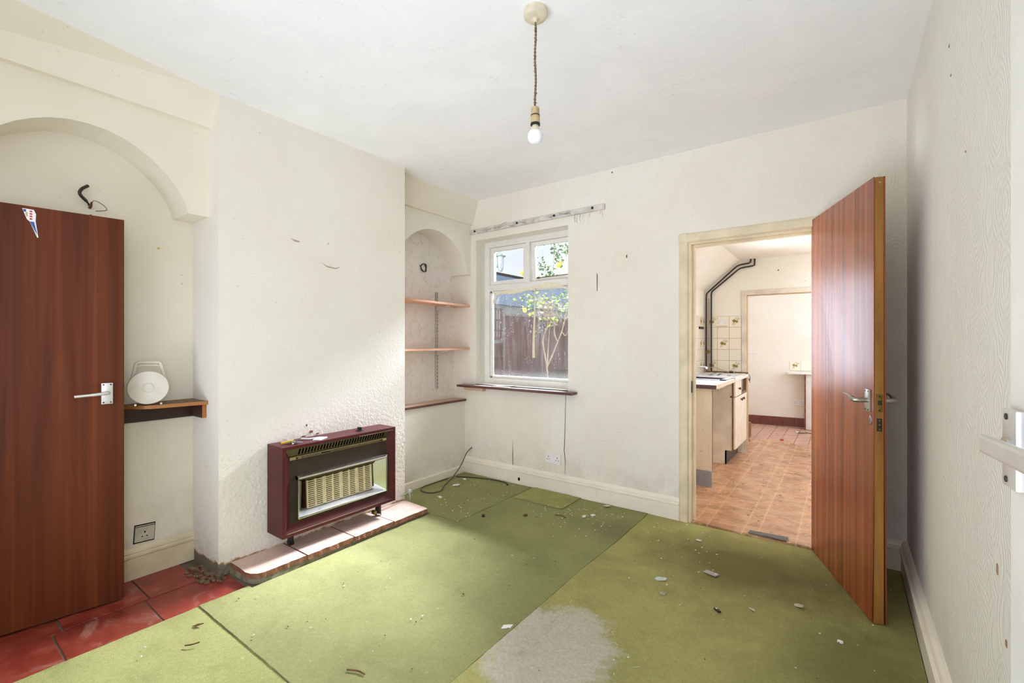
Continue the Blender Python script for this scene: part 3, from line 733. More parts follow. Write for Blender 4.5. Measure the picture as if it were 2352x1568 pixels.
# left mahogany door, standing open in front of the left alcove
d1 = thing('door_1', (-2.839, .679, .012), 'dark mahogany veneer door standing open in the left alcove', 'door', kind='structure', rz=math.atan2(-.990, -.139))
b = MB().box(.002, .76, -.04, -.0005, 0, 1.843, 1); b.box(0, .76, -.0005, .0, .001, 1.842, 0); b.box(0, .003, -.04, 0, 0, 1.843, 1)
b.build('leaf', ['sapele_left', 'lipping'], d1, True)
plate_lever(d1, .0625, 1.002, 0, 1, 1, 'white')
b = MB()
zt = 1.83
st = [(.339, zt), (.331, zt), (.304, zt-.001), (.297, zt-.02), (.2985, zt-.05), (.290, zt-.12), (.2935, zt-.122), (.316, zt-.055), (.325, zt-.045), (.333, zt-.02)]
b.slab([(u, .0, z) for u, z in st], .0006, (0, 1, 0), 0)
b.slab([(u, .0006, z) for u, z in [(.337, zt-.003), (.327, zt-.003), (.327, zt-.013), (.334, zt-.015)]], .0003, (0, 1, 0), 1)
b.slab([(u, .0006, z) for u, z in [(.316, zt-.054), (.303, zt-.054), (.297, zt-.088), (.292, zt-.112), (.304, zt-.085)]], .0003, (0, 1, 0), 1)
b.slab([(u, .0006, z) for u, z in [(.330, zt-.016), (.323, zt-.014), (.322, zt-.035), (.327, zt-.033)]], .0003, (0, 1, 0), 3)
for k in range(4): b.slab([(u, .0006, z) for u, z in [(.317, zt-.006-.011*k), (.309, zt-.006-.011*k), (.308, zt-.013-.011*k), (.316, zt-.013-.011*k)]], .0003, (0, 1, 0), 2)
b.build('sticker', ['paper_white', 'blue', 'red', 'gold'], d1, True)['label'] = 'torn white, blue and red paper sticker'
b = MB()
for z in (.2, 1.6): b.box(.757, .763, -.045, .006, z, z+.08); b.tube([(.763, .004, z), (.763, .004, z+.08)], .005, 8)
b.build('hinge', 'iron', d1, True)
b = MB().box(.74, .81, -.06, .0, -.012, 1.95); b.build('door_post', 'gloss_old', d1, True)

# kitchen door, open into the room
F0 = Vector((-.158, 3.285)); DIR = Vector((.353, -.9356)).normalized()
d2 = thing('door_2', (F0.x, F0.y, .008), 'striped sapele kitchen door standing open against the right hand corner', 'door', kind='structure', rz=math.atan2(DIR.y, DIR.x))
LW, LH = .752, 1.985
vs = [(0, 0, 0), (LW-.014, -.004, 0), (LW-.005, -.001, .45), (LW, 0, .9), (LW, 0, LH), (0, 0, LH)]
b = MB().add(vs+[(x, y+.004, z) for x, y, z in vs], [(0, 1, 2, 3, 4, 5), (11, 10, 9, 8, 7, 6)]+[(i, (i+1) % 6, 6+(i+1) % 6, 6+i) for i in range(6)])
b.build('facing', 'sapele_right', d2, True)
b = MB().box(0, LW-.002, .0045, .0395, 0, LH, 0, .001); lp = b.build('leaf', 'lipping', d2, True)
vs = [(0, .04, 0), (LW-.001, .046, -.002), (LW, .041, .5), (LW, .04, LH), (0, .04, LH)]
b = MB().add(vs+[(x, y+.004, z) for x, y, z in vs], [(0, 1, 2, 3, 4), (9, 8, 7, 6, 5)]+[(i, (i+1) % 5, 5+(i+1) % 5, 5+i) for i in range(5)])
b.build('back_facing', 'sapele_right', d2, True)
plate_lever(d2, .708, .988, -.0, -1, -1, 'curved'); plate_lever(d2, .708, .988, .044, 1, -1, 'curved')
b = MB(); b.lathe([(0, 0), (.012, 0), (.012, .003), (.010, .004), (0, .004)], 16, 0, (.727, 0, .902), Matrix.Rotation(PI/2, 3, 'X'))
b.v = [(x, y, .902+(z-.902)*1.75) for x, y, z in b.v]; b.box(.7255, .7285, -.0046, -.0035, .892, .908, 1)
b.build('escutcheon', ['alu', 'dark_hole'], d2, True)
b = MB().box(LW-.002, LW-.0005, .010, .034, .94, 1.02, 0, .0004); b.box(LW-.001, LW+.008, .016, .028, .972, .992, 1, .003)
for z in (.948, 1.010): b.lathe([(0, 0), (.004, 0), (.004, .0012), (0, .0012)], 8, 1, (LW-.0006, .022, z), Matrix.Rotation(PI/2, 3, 'Y'))
b.build('latch', ['brass', 'iron'], d2, True)
b = MB().box(LW-.002, LW-.0005, .012, .032, .855, .912, 0, .0004)
for z in (.864, .884, .903): b.lathe([(0, 0), (.004, 0), (.004, .0012), (0, .0012)], 8, 1, (LW-.0006, .022, z), Matrix.Rotation(PI/2, 3, 'Y'))
b.build('lock_plate', ['iron', 'brass'], d2, True)
b = MB()
for z in (.22, 1.65): b.tube([(-.006, .036, z), (-.006, .036, z+.1)], .006, 8); b.box(-.004, .002, .004, .04, z, z+.1)
b.build('hinge', 'iron', d2, True)
b = MB(); random.seed(3)
for k in range(9):
    p = [(LW-.002-random.random()*.02, .002+random.random()*.03, LH-random.random()*.06)]
    for _ in range(4): p.append((p[-1][0]+random.uniform(-.008, .008), p[-1][1]+random.uniform(-.008, .008), p[-1][2]+random.uniform(-.02, .008)))
    b.tube(p, .0012, 4)
b.build('cobweb', 'grey_metal', d2, True)

# near cream door folded back along the right wall
d3 = thing('door_3', (.246, .29, .008), 'cream painted door folded back against the right hand wall at the frame edge', 'door', kind='structure', rz=PI/2+.07)
MB().box(0, .686, -.034, 0, 0, 2.0, 0, .003).build('leaf', 'gloss_w', d3, True)
h3 = bpy.data.objects.new('door_handle', None); COL.objects.link(h3); h3.parent = d3; h3.location = (.655, 0, 1.100)
q = MB().box(-.024, .026, 0, .010, -.055, .057, bev=.003)
for sz in (-.044, .046): q.lathe([(0, 0), (.0045, 0), (.0045, .0015), (0, .0015)], 10, 1, (.008, .010, sz), Matrix.Rotation(-PI/2, 3, 'X'))
q.build('backplate', ['alu_white', 'iron'], h3, True)
q = MB().tube([(.0, .01, .0), (.0, .015, .0)], .017, 16); q.tube([(0, .012, 0), (0, .032, .0)], .011, 14); q.build('spindle', 'chrome', h3, True)
q = MB().box(-.185, .008, .028, .040, -.0085, .0185, 0, .005); q.v = [(x, y+.006*(x/.18)**2, z-.05*x) for x, y, z in q.v]
q.build('lever', 'alu_white', h3, True)
for z in (.2, 1.7): MB().tube([(-.004, .002, z), (-.004, .002, z+.09)], .006, 8).build('hinge', 'iron', d3, True)

# ---------------------------------------------------------------- gas fire on its hearth
hz = thing('gas_fire', (-2.62, 1.69, .056), 'mahogany cased gas fire with chrome surround on the chimney breast', 'heater')
HY0, HY1, HZ0, HZ1, HXF, HXB = 1.297, 2.088, .154, .667, -2.53, -2.705
b = MB(); b.box(HXB, HXF, HY0, HY0+.016, HZ0, HZ1, 0, .002); b.box(HXB, HXF, HY1-.016, HY1, HZ0, HZ1, 0, .002); b.box(HXB, HXF-.0004, HY0+.0155, HY1-.0155, HZ1-.016, HZ1-.0003, 0, .001); b.box(HXB, HXF-.0004, HY0+.0155, HY1-.0155, HZ0+.0003, HZ0+.016, 0, .001)
b.box(HXB, HXB+.06, HY0+.012, HY1-.012, HZ0+.012, HZ1-.012)
b.build('casing', 'heater_wood', hz)
# mitred inner frame sloping back to the panel
PY0, PY1, PZ0, PZ1, PX = 1.352, 2.030, .215, .598, -2.562
def ring(o_, i_, xo, xi, skip=()):
    (a, c, e, g), (p, r, t, u) = o_, i_
    O = [(xo, a, e), (xo, c, e), (xo, c, g), (xo, a, g)]; I = [(xi, p, t), (xi, r, t), (xi, r, u), (xi, p, u)]
    return O+I, [(k, (k+1) % 4, 4+(k+1) % 4, 4+k) for k in range(4) if k not in skip]
vs, fs = ring((HY0+.014, HY1-.014, HZ0+.014, HZ1-.014), (PY0, PY1, PZ0, PZ1), HXF-.003, PX, (2,))
MB().add(vs, fs).build('inner_frame', 'heater_wood', hz)
MB().box(HXF-.004, HXF-.0015, HY0+.03, HY1-.03, HZ0+.019, HZ0+.0215).build('pinstripe', 'chrome', hz); MB().box(HXF-.004, HXF-.0015, HY0+.5, HY1-.018, HZ1-.020, HZ1-.018).build('pinstripe', 'chrome', hz)
b = MB(); b.box(PX-.02, PX, PY0, 1.390, PZ0, PZ1); b.box(PX-.02, PX, 2.018, PY1, PZ0, PZ1); b.box(PX-.02, PX, 1.390, 2.018, .486, PZ1); b.box(PX-.02, PX, 1.390, 2.018, PZ0, .240); b.build('front_panel', 'bronze', hz)
# sloping top grille with slots
gx0, gx1, gz0, gz1 = HXF-.006, PX+.002, HZ1-.018, PZ1+.004
b = MB()
def gr(y0, y1, s0, s1, mi=0, lift=0):
    P = lambda y, s: (gx1+(gx0-gx1)*s+lift*.7, y, gz0+(gz1-gz0)*(1-s)+lift*.7)
    b.slab([P(y0, s0), P(y1, s0), P(y1, s1), P(y0, s1)], .003, (-.7, 0, -.7), mi)
gr(HY0+.018, HY1-.018, 0, .12); gr(HY0+.018, HY1-.018, .9, 1); gr(HY0+.018, 1.395, .1, .92); gr(2.005, HY1-.018, .1, .92)
N = 31; st_ = (2.005-1.395)/N
for k in range(N+1): gr(1.395+k*st_-.0042, 1.395+k*st_+.0042, .1, .92)
b.build('top_grille', 'bronze_grille', hz)
b = MB().box(gx1-.03, gx1-.012, HY0+.03, HY1-.03, gz1-.005, gz0-.006); b.build('grille_void', 'dark_hole', hz)
b = MB().box(PX, PX+.006, PY0, PY1, PZ1-.018, PZ1-.001, 0, .001); b.box(PX+.0062, PX+.0068, PY0+.035, PY1-.03, PZ1-.016, PZ1-.005, 1)
b.build('name_bar', ['gold_line', 'black'], hz)
Mt = Matrix.Translation(Vector((PX+.0072, PY0+.075, PZ1-.0135))-hz.location) @ Matrix(((0, 0, 1, 0), (1, 0, 0, 0), (0, 1, 0, 0), (0, 0, 0, 1)))
text_part('FLAVEL DEBONAIR DELUXE', .0095, Mt, 'gold_line', hz)
b = MB().box(PX+.0068, PX+.0072, PY0+.048, PY0+.070, PZ1-.0135, PZ1-.0085); b.box(PX+.0068, PX+.0072, PY0+.25, PY1-.05, PZ1-.0115, PZ1-.0095); b.build('name_bar_line', 'gold_line', hz)
# chrome surround and reflector
CO = (1.388, 2.020, .238, .488); CI = (1.468, 1.945, .262, .455)
b = MB(); cx = PX+.030
b.prism([(PX-.001, CO[3]), (PX+.010, CO[3]), (cx-.004, CO[3]-.012), (cx, CO[3]-.018), (cx, CO[3]-.024), (PX-.001, CO[3]-.024)], 'y', CO[0], CO[1])
for (y0, y1, z0, z1) in ((CO[0], CO[1], CO[2], CO[2]+.007), (CO[0], CO[0]+.008, CO[2], CO[3]), (CO[1]-.008, CO[1], CO[2], CO[3])): b.box(PX-.001, cx, y0, y1, z0, z1, 0, .0025)
b.build('surround', 'chrome', hz)
xi = PX-.055
vs, fs = ring((CO[0]+.007, CO[1]-.007, CO[2]+.006, CO[3]-.012), CI, cx-.003, xi)
b = MB()
for f in fs: b.add(vs, [f], 1 if f == fs[0] else 0)
for (y, z, x) in ((1.54, .246, .012), (1.86, .246, .012)): b.lathe([(.0045, 0), (.0045, .002), (0, .003)], 8, 1, (cx-.03, y, CO[2]+.013))
b.build('reflector', ['chrome', 'steel'], hz)
b = MB().box(xi-.008, xi-.002, CI[0]-.004, CI[1]+.004, CI[2]-.004, CI[3]+.004); b.build('radiant_back', 'clay_shade', hz)
# four clay radiants with slots
rw = (CI[1]-CI[0]-.012)/4
for k in range(4):
    y0 = CI[0]+.006+k*rw; b = MB(); z0, z1 = CI[2]+.004, CI[3]-.022; f0, f1 = xi+.010, xi+.022
    b.box(f0, f1, y0+.001, y0+.0095, z0, z1); b.box(f0, f1, y0+rw-.0095, y0+rw-.001, z0, z1); b.box(f0, f1, y0+rw/2-.004, y0+rw/2+.004, z0, z1)
    for j in range(15):
        z = z0+(z1-z0)*j/14; b.box(f0, f1-.003, y0+.009, y0+rw-.009, z-.0030, z+.0026)
    b.box(f0-.008, f0, y0+.002, y0+rw-.002, z0, z1, 1)
    b.v = [(x-.12*(z-z0)*.4+.006, y, z) for x, y, z in b.v]
    b.build('radiant', ['ceramic', 'clay_shade'], hz)
b = MB().box(xi+.0, xi+.03, CI[0]-.005, CI[1]+.005, CI[3]-.022, CI[3]-.010); b.build('radiant_hood', 'bronze_grille', hz)
for y, fx in ((1.41, -.06), (2.005, -.015)):
    b = MB().box(-2.62+fx, -2.575+fx, y-.008, y+.008, .075, .158, 0, .002); b.box(-2.617+fx, -2.578+fx, y-.013, y+.013, .056, .078, 0, .004); b.build('foot', 'black', hz)
b = MB().tube([(-2.60, 1.95, .10), (-2.57, 1.95, .10)], .012, 10); b.tube([(-2.575, 1.965, .085), (-2.56, 1.985, .08)], .008, 8, 1); b.build('gas_valve', ['brass', 'chrome'], hz)
b = MB().lathe([(.0, 0), (.026, 0), (.026, .003), (.013, .004), (.012, .018), (.011, .020), (0, .020)], 20, 0, (-2.62, 1.86, HZ1)); b.box(-2.635, -2.605, 1.852, 1.868, HZ1+.006, HZ1+.022, 0, .002)
b.build('control_knob', 'black', hz)
# oddments on top of the fire
tz = HZ1+.0005
b = MB(); b.slab([(-2.645, 1.345, tz), (-2.62, 1.335, tz), (-2.61, 1.405, tz+.006), (-2.63, 1.415, tz+.006)], .010, (0, 0, 1)); tag(b.build('key_fob', 'yellow'), 'yellow plastic key fob on the gas fire top', 'key fob')
kb = thing('key_bunch', (-2.60, 1.40, tz), 'bunch of metal keys beside the yellow fob on the fire', 'keys')
for k in range(5):
    a = -1.2+.55*k; c_, s_ = math.cos(a), math.sin(a); P = lambda u, v, w=0: (-2.60+u*c_-v*s_, 1.40+u*s_+v*c_, tz+.001+.0022*k+w)
    b = MB().slab([P(.004, -.008), P(.018, -.010), P(.022, 0), P(.018, .010), P(.004, .008)], .002, (0, 0, 1)); b.slab([P(.02, -.004), P(.052, -.003), P(.056, 0), P(.05, .004), P(.044, .001), P(.038, .004), P(.02, .004)], .002, (0, 0, 1)); b.build('key', 'steel' if k % 2 else 'iron', kb)
b = MB().tube([(-2.60+.010*math.cos(t*PI/6), 1.395+.010*math.sin(t*PI/6), tz+.012) for t in range(13)], .0012, 6); b.build('key_ring', 'chrome', kb)
b = MB().tube([(-2.655, 1.475, tz+.005), (-2.615, 1.50, tz+.005), (-2.60, 1.565, tz+.005)], .005, 8); tag(b.build('paper_roll', 'paper_white'), 'thin white paper roll lying on the gas fire', 'paper')
b = MB().slab([(-2.575, 1.50, tz), (-2.545, 1.53, tz), (-2.58, 1.60, tz), (-2.615, 1.575, tz)], .006, (0, 0, 1)); tag(b.build('folded_card', 'paper_white'), 'small folded white card at the front edge of the fire top', 'paper')

# hearth of sandstone slabs
ht = thing('hearth', (-2.58, 1.70, 0), 'low hearth of four pink sandstone slabs beneath the gas fire', 'hearth')
JY = [1.105, 1.395, 1.70, 2.0, 2.305]
for k in range(4):
    y0, y1 = JY[k]+(.004 if k else 0), JY[k+1]-(.004 if k < 3 else 0); xf = -2.452+.006*k
    out = []
    if k == 0: out = [(-2.712, y0), (-2.60, y0), (-2.53, y0-.003), (-2.495, y0+.005), (-2.465, y0+.028), (xf, y0+.06)]
    else: out = [(-2.712, y0), (xf, y0)]
    n = 9; out += [(xf+random.uniform(-.004, .004), y0+(.07 if k == 0 else .02)+(y1-y0-.09)*i/n) for i in range(n+1)]
    out += [(xf, y1), (-2.712, y1)] if k < 3 else [(xf+.004, y1-.01), (xf-.015, y1), (-2.66, y1+.012), (-2.712, y1+.012)]
    N_ = len(out); zt_ = .055+random.uniform(-.001, .001); zb_ = .026
    vs = [(x, y, zt_) for x, y in out]+[(x+(random.uniform(-.004, .003) if x > -2.7 else 0), y, zb_+random.uniform(-.002, .003)) for x, y in out]
    b = MB().add(vs, [tuple(range(N_))], 0); b.add(vs, [(i, (i+1) % N_, N_+(i+1) % N_, N_+i) for i in range(N_)], 1); b.add(vs, [tuple(range(N_, 2*N_))[::-1]], 1)
    b.build('slab', ['stone', 'stone_edge'], ht)
vs = []; ol = [(-2.712, 1.10)]+[(-2.56, 1.105), (-2.50, 1.12), (-2.47, 1.15)]+[(-2.462+random.uniform(-.006, .004), 1.2+.1*i) for i in range(11)]+[(-2.47, 2.29), (-2.712, 2.30)]
n = len(ol); vs = [(x, y, .029) for x, y in ol]+[(x+(.008 if x > -2.7 else 0), y, -.004) for x, y in ol]
MB().add(vs, [tuple(range(n)), tuple(range(n, 2*n))[::-1]]+[(i, (i+1) % n, n+(i+1) % n, n+i) for i in range(n)]).build('mortar_bed', 'mortar', ht)
for k in range(1, 4): MB().box(-2.70, -2.462+.006*k, JY[k]-.006, JY[k]+.006, .02, .049).build('joint', 'mortar', ht)
gpipe = thing('gas_pipe', (-2.66, 2.30, .06), 'short chrome gas pipe with tap at the right end of the fire', 'pipe')
b = MB().tube([(-2.66, 2.06, .10), (-2.67, 2.20, .105), (-2.70, 2.36, .105)], .006, 8); b.build('pipe', 'chrome', gpipe)
b = MB().tube([(-2.70, 2.355, .105), (-2.705, 2.385, .105)], .011, 10); b.tube([(-2.715, 2.37, .118), (-2.69, 2.372, .118)], .005, 8); b.tube([(-2.702, 2.37, .105), (-2.702, 2.37, .0)], .007, 8); b.build('tap', 'steel', gpipe)

# ---------------------------------------------------------------- pendant lamp
PX_, PY_ = -1.0, 1.53
pd = thing('pendant_lamp', (PX_, PY_, ZC), 'bare opal bulb hanging on a frayed brown flex from the ceiling', 'lamp')
MB().lathe([(0, 0), (.046, 0), (.047, -.012), (.045, -.030), (.040, -.034), (.012, -.036), (.009, -.048), (.004, -.052), (0, -.052)], 28, 0, (PX_, PY_, ZC)).build('ceiling_rose', 'rose', pd)
b = MB(); z0, z1 = ZC-.045, 2.197
for ph in (0, PI):
    b.tube([(PX_+.0022*math.cos(ph+t*.9)+.002*math.sin(t*.13), PY_+.0022*math.sin(ph+t*.9), z0+(z1-z0)*t/90) for t in range(91)], .003, 6)
for k in range(12):
    t = random.random(); b.tube([(PX_+.004, PY_, z0+(z1-z0)*t), (PX_+random.choice((-1, 1))*.007, PY_+random.uniform(-.004, .004), z0+(z1-z0)*t+random.uniform(-.006, .006))], .0012, 4)
b.build('flex', 'cord', pd)
b = MB().lathe([(0, 2.203), (.008, 2.203), (.014, 2.200), (.0165, 2.194), (.0165, 2.169), (.0175, 2.167), (.0182, 2.145), (.0182, 2.136), (0, 2.136)], 22, 0, (PX_, PY_, 0)); b.lathe([(.0172, 2.1695), (.0185, 2.169), (.0185, 2.166), (.0172, 2.1655)], 22, 1, (PX_, PY_, 0))
b.lathe([(.016, 2.137), (.0195, 2.136), (.0195, 2.129), (.013, 2.128)], 22, 1, (PX_, PY_, 0)); b.build('lamp_holder', ['holder', 'black'], pd)
b = MB().lathe([(.010, 2.132), (.0135, 2.126), (.016, 2.116), (.022, 2.106), (.0265, 2.100)], 28, 1, (PX_, PY_, 0)); b.lathe([(.0268, 2.1005), (.0295, 2.094), (.0308, 2.085), (.0300, 2.076), (.0265, 2.066), (.020, 2.0590), (.010, 2.0555), (0, 2.0548)], 28, 0, (PX_, PY_, 0))
b.build('bulb', ['bulb', plain('bulb_collar', (226, 214, 184), .4)], pd)

# ---------------------------------------------------------------- left alcove: shelf, reel, socket, wire
ls = thing('alcove_shelf', (-2.95, .9, .92), 'dark brown bracket shelf with curved front in the left alcove', 'shelf')
ol = [(-3.059, .42), (-3.02, .42), (-3.012, .68), (-2.985, .72), (-2.945, .745), (-2.905, .775), (-2.885, .805), (-2.843, 1.043), (-3.059, 1.043)]
n = len(ol); vs = [(x, y, .932) for x, y in ol]+[(x, y, .914) for x, y in ol]
b = MB().add(vs, [tuple(range(n)), tuple(range(n, 2*n))[::-1]], 0); b.add(vs, [(i, (i+1) % n, n+(i+1) % n, n+i) for i in range(n)], 1); b.build('board', ['shelf_top', 'edge'], ls)
MB().box(-3.059, -3.040, .42, 1.043, .832, .914).build('back_batten', 'shelf_dark', ls)
b = MB().box(-3.04, -2.868, 1.024, 1.043, .838, .914, 0); b.box(-2.868, -2.8665, 1.024, 1.043, .838, .914, 1); b.build('side_batten', ['shelf_dark', 'edge'], ls)
rl = thing('cable_reel', (-2.93, .80, .9325), 'round white plastic cable reel with carrying handle on the left alcove shelf', 'cable reel', rz=math.radians(-15.5))
RX = Matrix.Rotation(PI/2, 3, 'Y')
R_ = .0865
b = MB().lathe([(0, -.028), (R_*.96, -.028), (R_, -.022), (R_, -.016), (R_*.8, -.014), (R_*.8, .012), (R_, .014), (R_, .020), (R_*.97, .027), (R_*.7, .030), (.026, .0305), (.024, .028), (.021, .028), (.020, .031), (0, .031)], 40, 0, (0, 0, R_+.004), RX)
b.build('drum', 'reel', rl, True)
hp = [(-.070, R_+.03), (-.050, R_+.128), (-.042, R_+.134), (.042, R_+.134), (.050, R_+.128), (.070, R_+.03)]
b = MB().tube([(-.012, y, z) for y, z in hp], .0075, 8); b.tube([(-.012, y*.86, z-.016) for y, z in hp[1:-1]], .005, 8); b.build('carry_handle', 'reel', rl, True)
b = MB()
for y in (-.052, .052): MB().tube([(-.025, y, .005), (.030, y, .005)], .005, 10).build('foot_bar', 'alu', rl, True)
b = MB().tube(smooth_path([(-3.0, .74, .938), (-3.02, .66, .944), (-3.03, .56, .938)], 5), .002, 6); tag(b.build('thin_lead', 'white_plastic'), 'thin white lead trailing from the reel behind the mahogany door', 'cable')

def socket(name, loc, rz, double, label, mat='white_plastic', group=None, tilt=0, sc=1.0):
    """local: x along the wall, y out of the wall (towards -y), z up"""
    s_ = thing(name, loc, label, 'socket', group, rz=rz)
    s_.rotation_euler = (0, tilt, rz); s_.scale = (sc, sc, sc)
    w = .073 if double else .043
    MB().box(-w, w, -.009, 0, -.043, .043, 0, .003).build('faceplate', mat, s_, True)
    for k, cx_ in enumerate((-.042, .042) if double else (0,)):
        q = MB(); e = 0 if double else -.004
        q.box(cx_-.003, cx_+.003, -.0098, -.008, .006+e, .015+e); q.box(cx_-.014, cx_-.007, -.0098, -.008, -.014+e, -.009+e); q.box(cx_+.007, cx_+.014, -.0098, -.008, -.014+e, -.009+e)
        q.build('pin_holes', 'dark_hole', s_, True)
        sx = (-.010 if k == 0 else .010) if double else .012
        MB().box(sx-.0055, sx+.0055, -.0125, -.008, .014, .032, 0, .0015).build('switch', mat, s_, True)
    return s_
s1 = socket('wall_socket', (-3.06, .8175, .228), PI/2, False, 'grubby cream single socket above the skirting in the left alcove', 'old_plastic', tilt=.06)
b = MB().box(-.046, .046, -.003, .001, -.049, .048); b.build('open_back_box', 'dark_hole', s1, True)
b = MB().box(-.043, .043, -.0095, -.004, .036, .040); b.build('cover_edge', 'iron', s1, True)
socket('wall_socket', (-1.97, YB, .282), 0, True, 'white double socket low on the window wall', tilt=.03)
wr = thing('bare_wire', (-3.06, .587, 1.957), 'bare twisted cable ends poking from the wall above the mahogany door', 'wire')
b = MB().tube(smooth_path([(-3.06, .60, 1.93), (-3.045, .585, 1.955), (-3.03, .555, 1.985), (-3.025, .56, 2.01), (-3.03, .585, 2.035)], 5), [.004]*6+[.007]*15, 8); b.build('cable_end', 'iron', wr)
b = MB().tube(smooth_path([(-3.055, .60, 1.93), (-3.03, .605, 1.965), (-3.035, .64, 1.955), (-3.03, .655, 1.93), (-3.045, .615, 1.918)], 5), .0016, 6); b.tube([(-3.05, .60, 1.935), (-3.03, .598, 1.955), (-3.04, .59, 1.925)], .004, 6); b.build('copper_tails', 'twig', wr)
b = MB().lathe([(0, 0), (.007, 0), (.006, .008), (0, .01)], 8, 0, (-3.06, .60, 1.893), Matrix.Rotation(PI/2, 3, 'Y')); b.build('wall_plug', 'dark_hole', wr)

# ---------------------------------------------------------------- right alcove: shelving
for nm, z, dz, lab in (('wall_shelf', 1.592, .012, 'upper teak effect shelf in the right alcove'), ('wall_shelf', 1.181, .002, 'lower teak effect shelf in the right alcove')):
    y0, y1 = 2.36, 3.287; x0, x1 = -3.095, -2.895
    vs = [(x0, y0, z+dz), (x1, y0, z+dz), (x1, y1, z), (x0, y1, z)]; vs += [(x, y, zz+.018) for x, y, zz in vs]
    b = MB().add(vs, [(0, 3, 2, 1), (4, 5, 6, 7), (0, 1, 5, 4), (1, 2, 6, 5), (2, 3, 7, 6), (3, 0, 4, 7)])
    tag(b.build(nm, 'shelf_sal'), lab, 'shelf', 'teak effect shelves')
def standard(y, label):
    s_ = thing('shelf_standard', (-3.11, y, .816), label, 'shelf bracket', 'slotted shelf standards')
    b = MB().box(-3.11, -3.098, y-.013, y-.009, .816, 1.725); b.box(-3.11, -3.098, y+.009, y+.013, .816, 1.725); b.box(-3.11, -3.107, y-.013, y+.013, .816, 1.725)
    b.box(-3.100, -3.098, y-.011, y+.011, .816, 1.725)
    for k in range(28): z = .835+k*.0325; b.box(-3.0985, -3.0975, y+.001, y+.005, z-.008, z+.008, 1)
    b.build('upright', ['grey_metal', 'dark_hole'], s_)
    for z in (1.592 + .012*(3.287-y)/.92, 1.181):
        b = MB().slab([(-3.098, y-.006, z-.001), (-2.94, y-.006, z-.001), (-2.94, y-.006, z-.009), (-3.098, y-.006, z-.048)], .012, (0, 1, 0)); b.build('bracket', 'grey_metal', s_)
standard(3.05, 'grey slotted standard with two brackets in the middle of the alcove'); standard(2.50, 'grey slotted standard half hidden behind the chimney corner')
bs = thing('boxing_shelf', (-3.03, 2.8, .69), 'low reddish brown ledge on top of the white alcove boxing', 'shelf')
b = MB().box(-3.11, -2.944, CY1+.002, YB-.001, .69, .709, 0, .003); b.build('board', 'sill', bs)
b = MB().box(-3.105, -2.955, CY1+.004, YB-.004, .709, .710); b.build('dusty_top', plain('dusty_board_top', (212, 180, 160), .5, 0, .4, .12, 8), bs)
b = MB().tube([(-3.10+.01*math.sin(t*.7), 2.885+.030*math.cos(t*PI/8), 1.935+.034*math.sin(t*PI/8)+.004*math.sin(t*.37)) for t in range(38)], .0034, 7); b.tube([(-3.11, 2.84, 1.95), (-3.10, 2.855, 1.945)], .004, 6)
tag(b.build('coiled_wire', 'cable_dark'), 'small coil of dark wire on the flecked alcove wall', 'wire')

# loose cable on the floor
b = MB().tube(smooth_path([(-2.868, 3.285, .255), (-2.905, 3.25, .20), (-2.925, 3.19, .09), (-2.90, 3.06, .022), (-2.79, 2.83, .016), (-2.722, 2.73, .016), (-2.745, 2.635, .016), (-2.845, 2.625, .016), (-2.913, 2.70, .016), (-2.918, 2.85, .016), (-2.908, 3.0, .018)], 7), .0045, 8)
tag(b.build('loose_cable', 'cable_grey'), 'grey cable looping from the wall corner onto the green carpet', 'cable')
b = MB().tube(smooth_path([(-2.89, 3.09, .016), (-2.75, 3.16, .016), (-2.6, 3.205, .016), (-2.45, 3.22, .016), (-2.38, 3.195, .014)], 7), .004, 8); b.tube([(-2.385, 3.197, .014), (-2.365, 3.178, .014)], .007, 8)
tag(b.build('loose_cable', 'cable_dark'), 'dark cable lying along the foot of the window wall skirting', 'cable')

# ---------------------------------------------------------------- kitchen beyond the doorway
KX0, KX1, YK, ZK = -1.337, .62, 5.72, 2.187
vs = []; nx, ny = 34, 90
for j in range(ny+1):
    for i in range(nx+1):
        u, v = i/nx, j/ny; x = KX0-.02+u*(KX1-KX0+.04)
        y1 = 6.52+.09*math.sin(u*23)+.05*math.sin(u*51)+(.14 if u < .2 else 0); y0 = 3.296+.006*math.sin(x*16)-(.012 if -.55 < x < -.25 else 0)
        y = y0+v*(y1-y0); wr_ = .004*math.sin(y*21+2.5*math.sin(x*5))*math.exp(-((x+.3)/.45)**2)+.003*math.sin(y*37+x*9)
        z = .0075+wr_*max(0, min(1, (y-3.34)*6))+(.012 if j == ny else 0)
        if j == 0: z = .012+.004*math.sin(x*22)
        if 5.70 < y < 5.86 and x < -.86: z = .004
        vs.append((x, y, z))
n = nx+1
fs = [(j*n+i, j*n+i+1, (j+1)*n+i+1, (j+1)*n+i) for j in range(ny) for i in range(nx)]
rim = list(range(n))+[j*n+nx for j in range(1, ny+1)]+[ny*n+i for i in range(nx-1, -1, -1)]+[j*n for j in range(ny-1, 0, -1)]; o_ = len(vs)
vs += [(vs[k][0], vs[k][1], -.01) for k in rim]; L = len(rim); fs += [(rim[k], o_+k, o_+(k+1) % L, rim[(k+1) % L]) for k in range(L)]
fk = struct(MB().add(vs, fs, 0, True).build('floor_kitchen', 'vinyl'), 'tan tile patterned vinyl on the kitchen floor', 'floor')
m = MB().box(-1.6, KX1+.2, 3.40, 8.1, -.12, -.008)
fu = struct(m.build('floor_utility', 'grout'), 'dusty red tiled floor of the room beyond the kitchen', 'floor')
for i in range(8):
    for j in range(10):
        x0 = -1.4+i*.15; y0 = 6.42+j*.15
        if y0 < 7.86: MB().box(x0+.003, x0+.147, y0+.003, min(y0+.147, 7.87), -.012, random.uniform(-.001, .0015), 0, .002).build('tile', 'tile_floor2', fu)
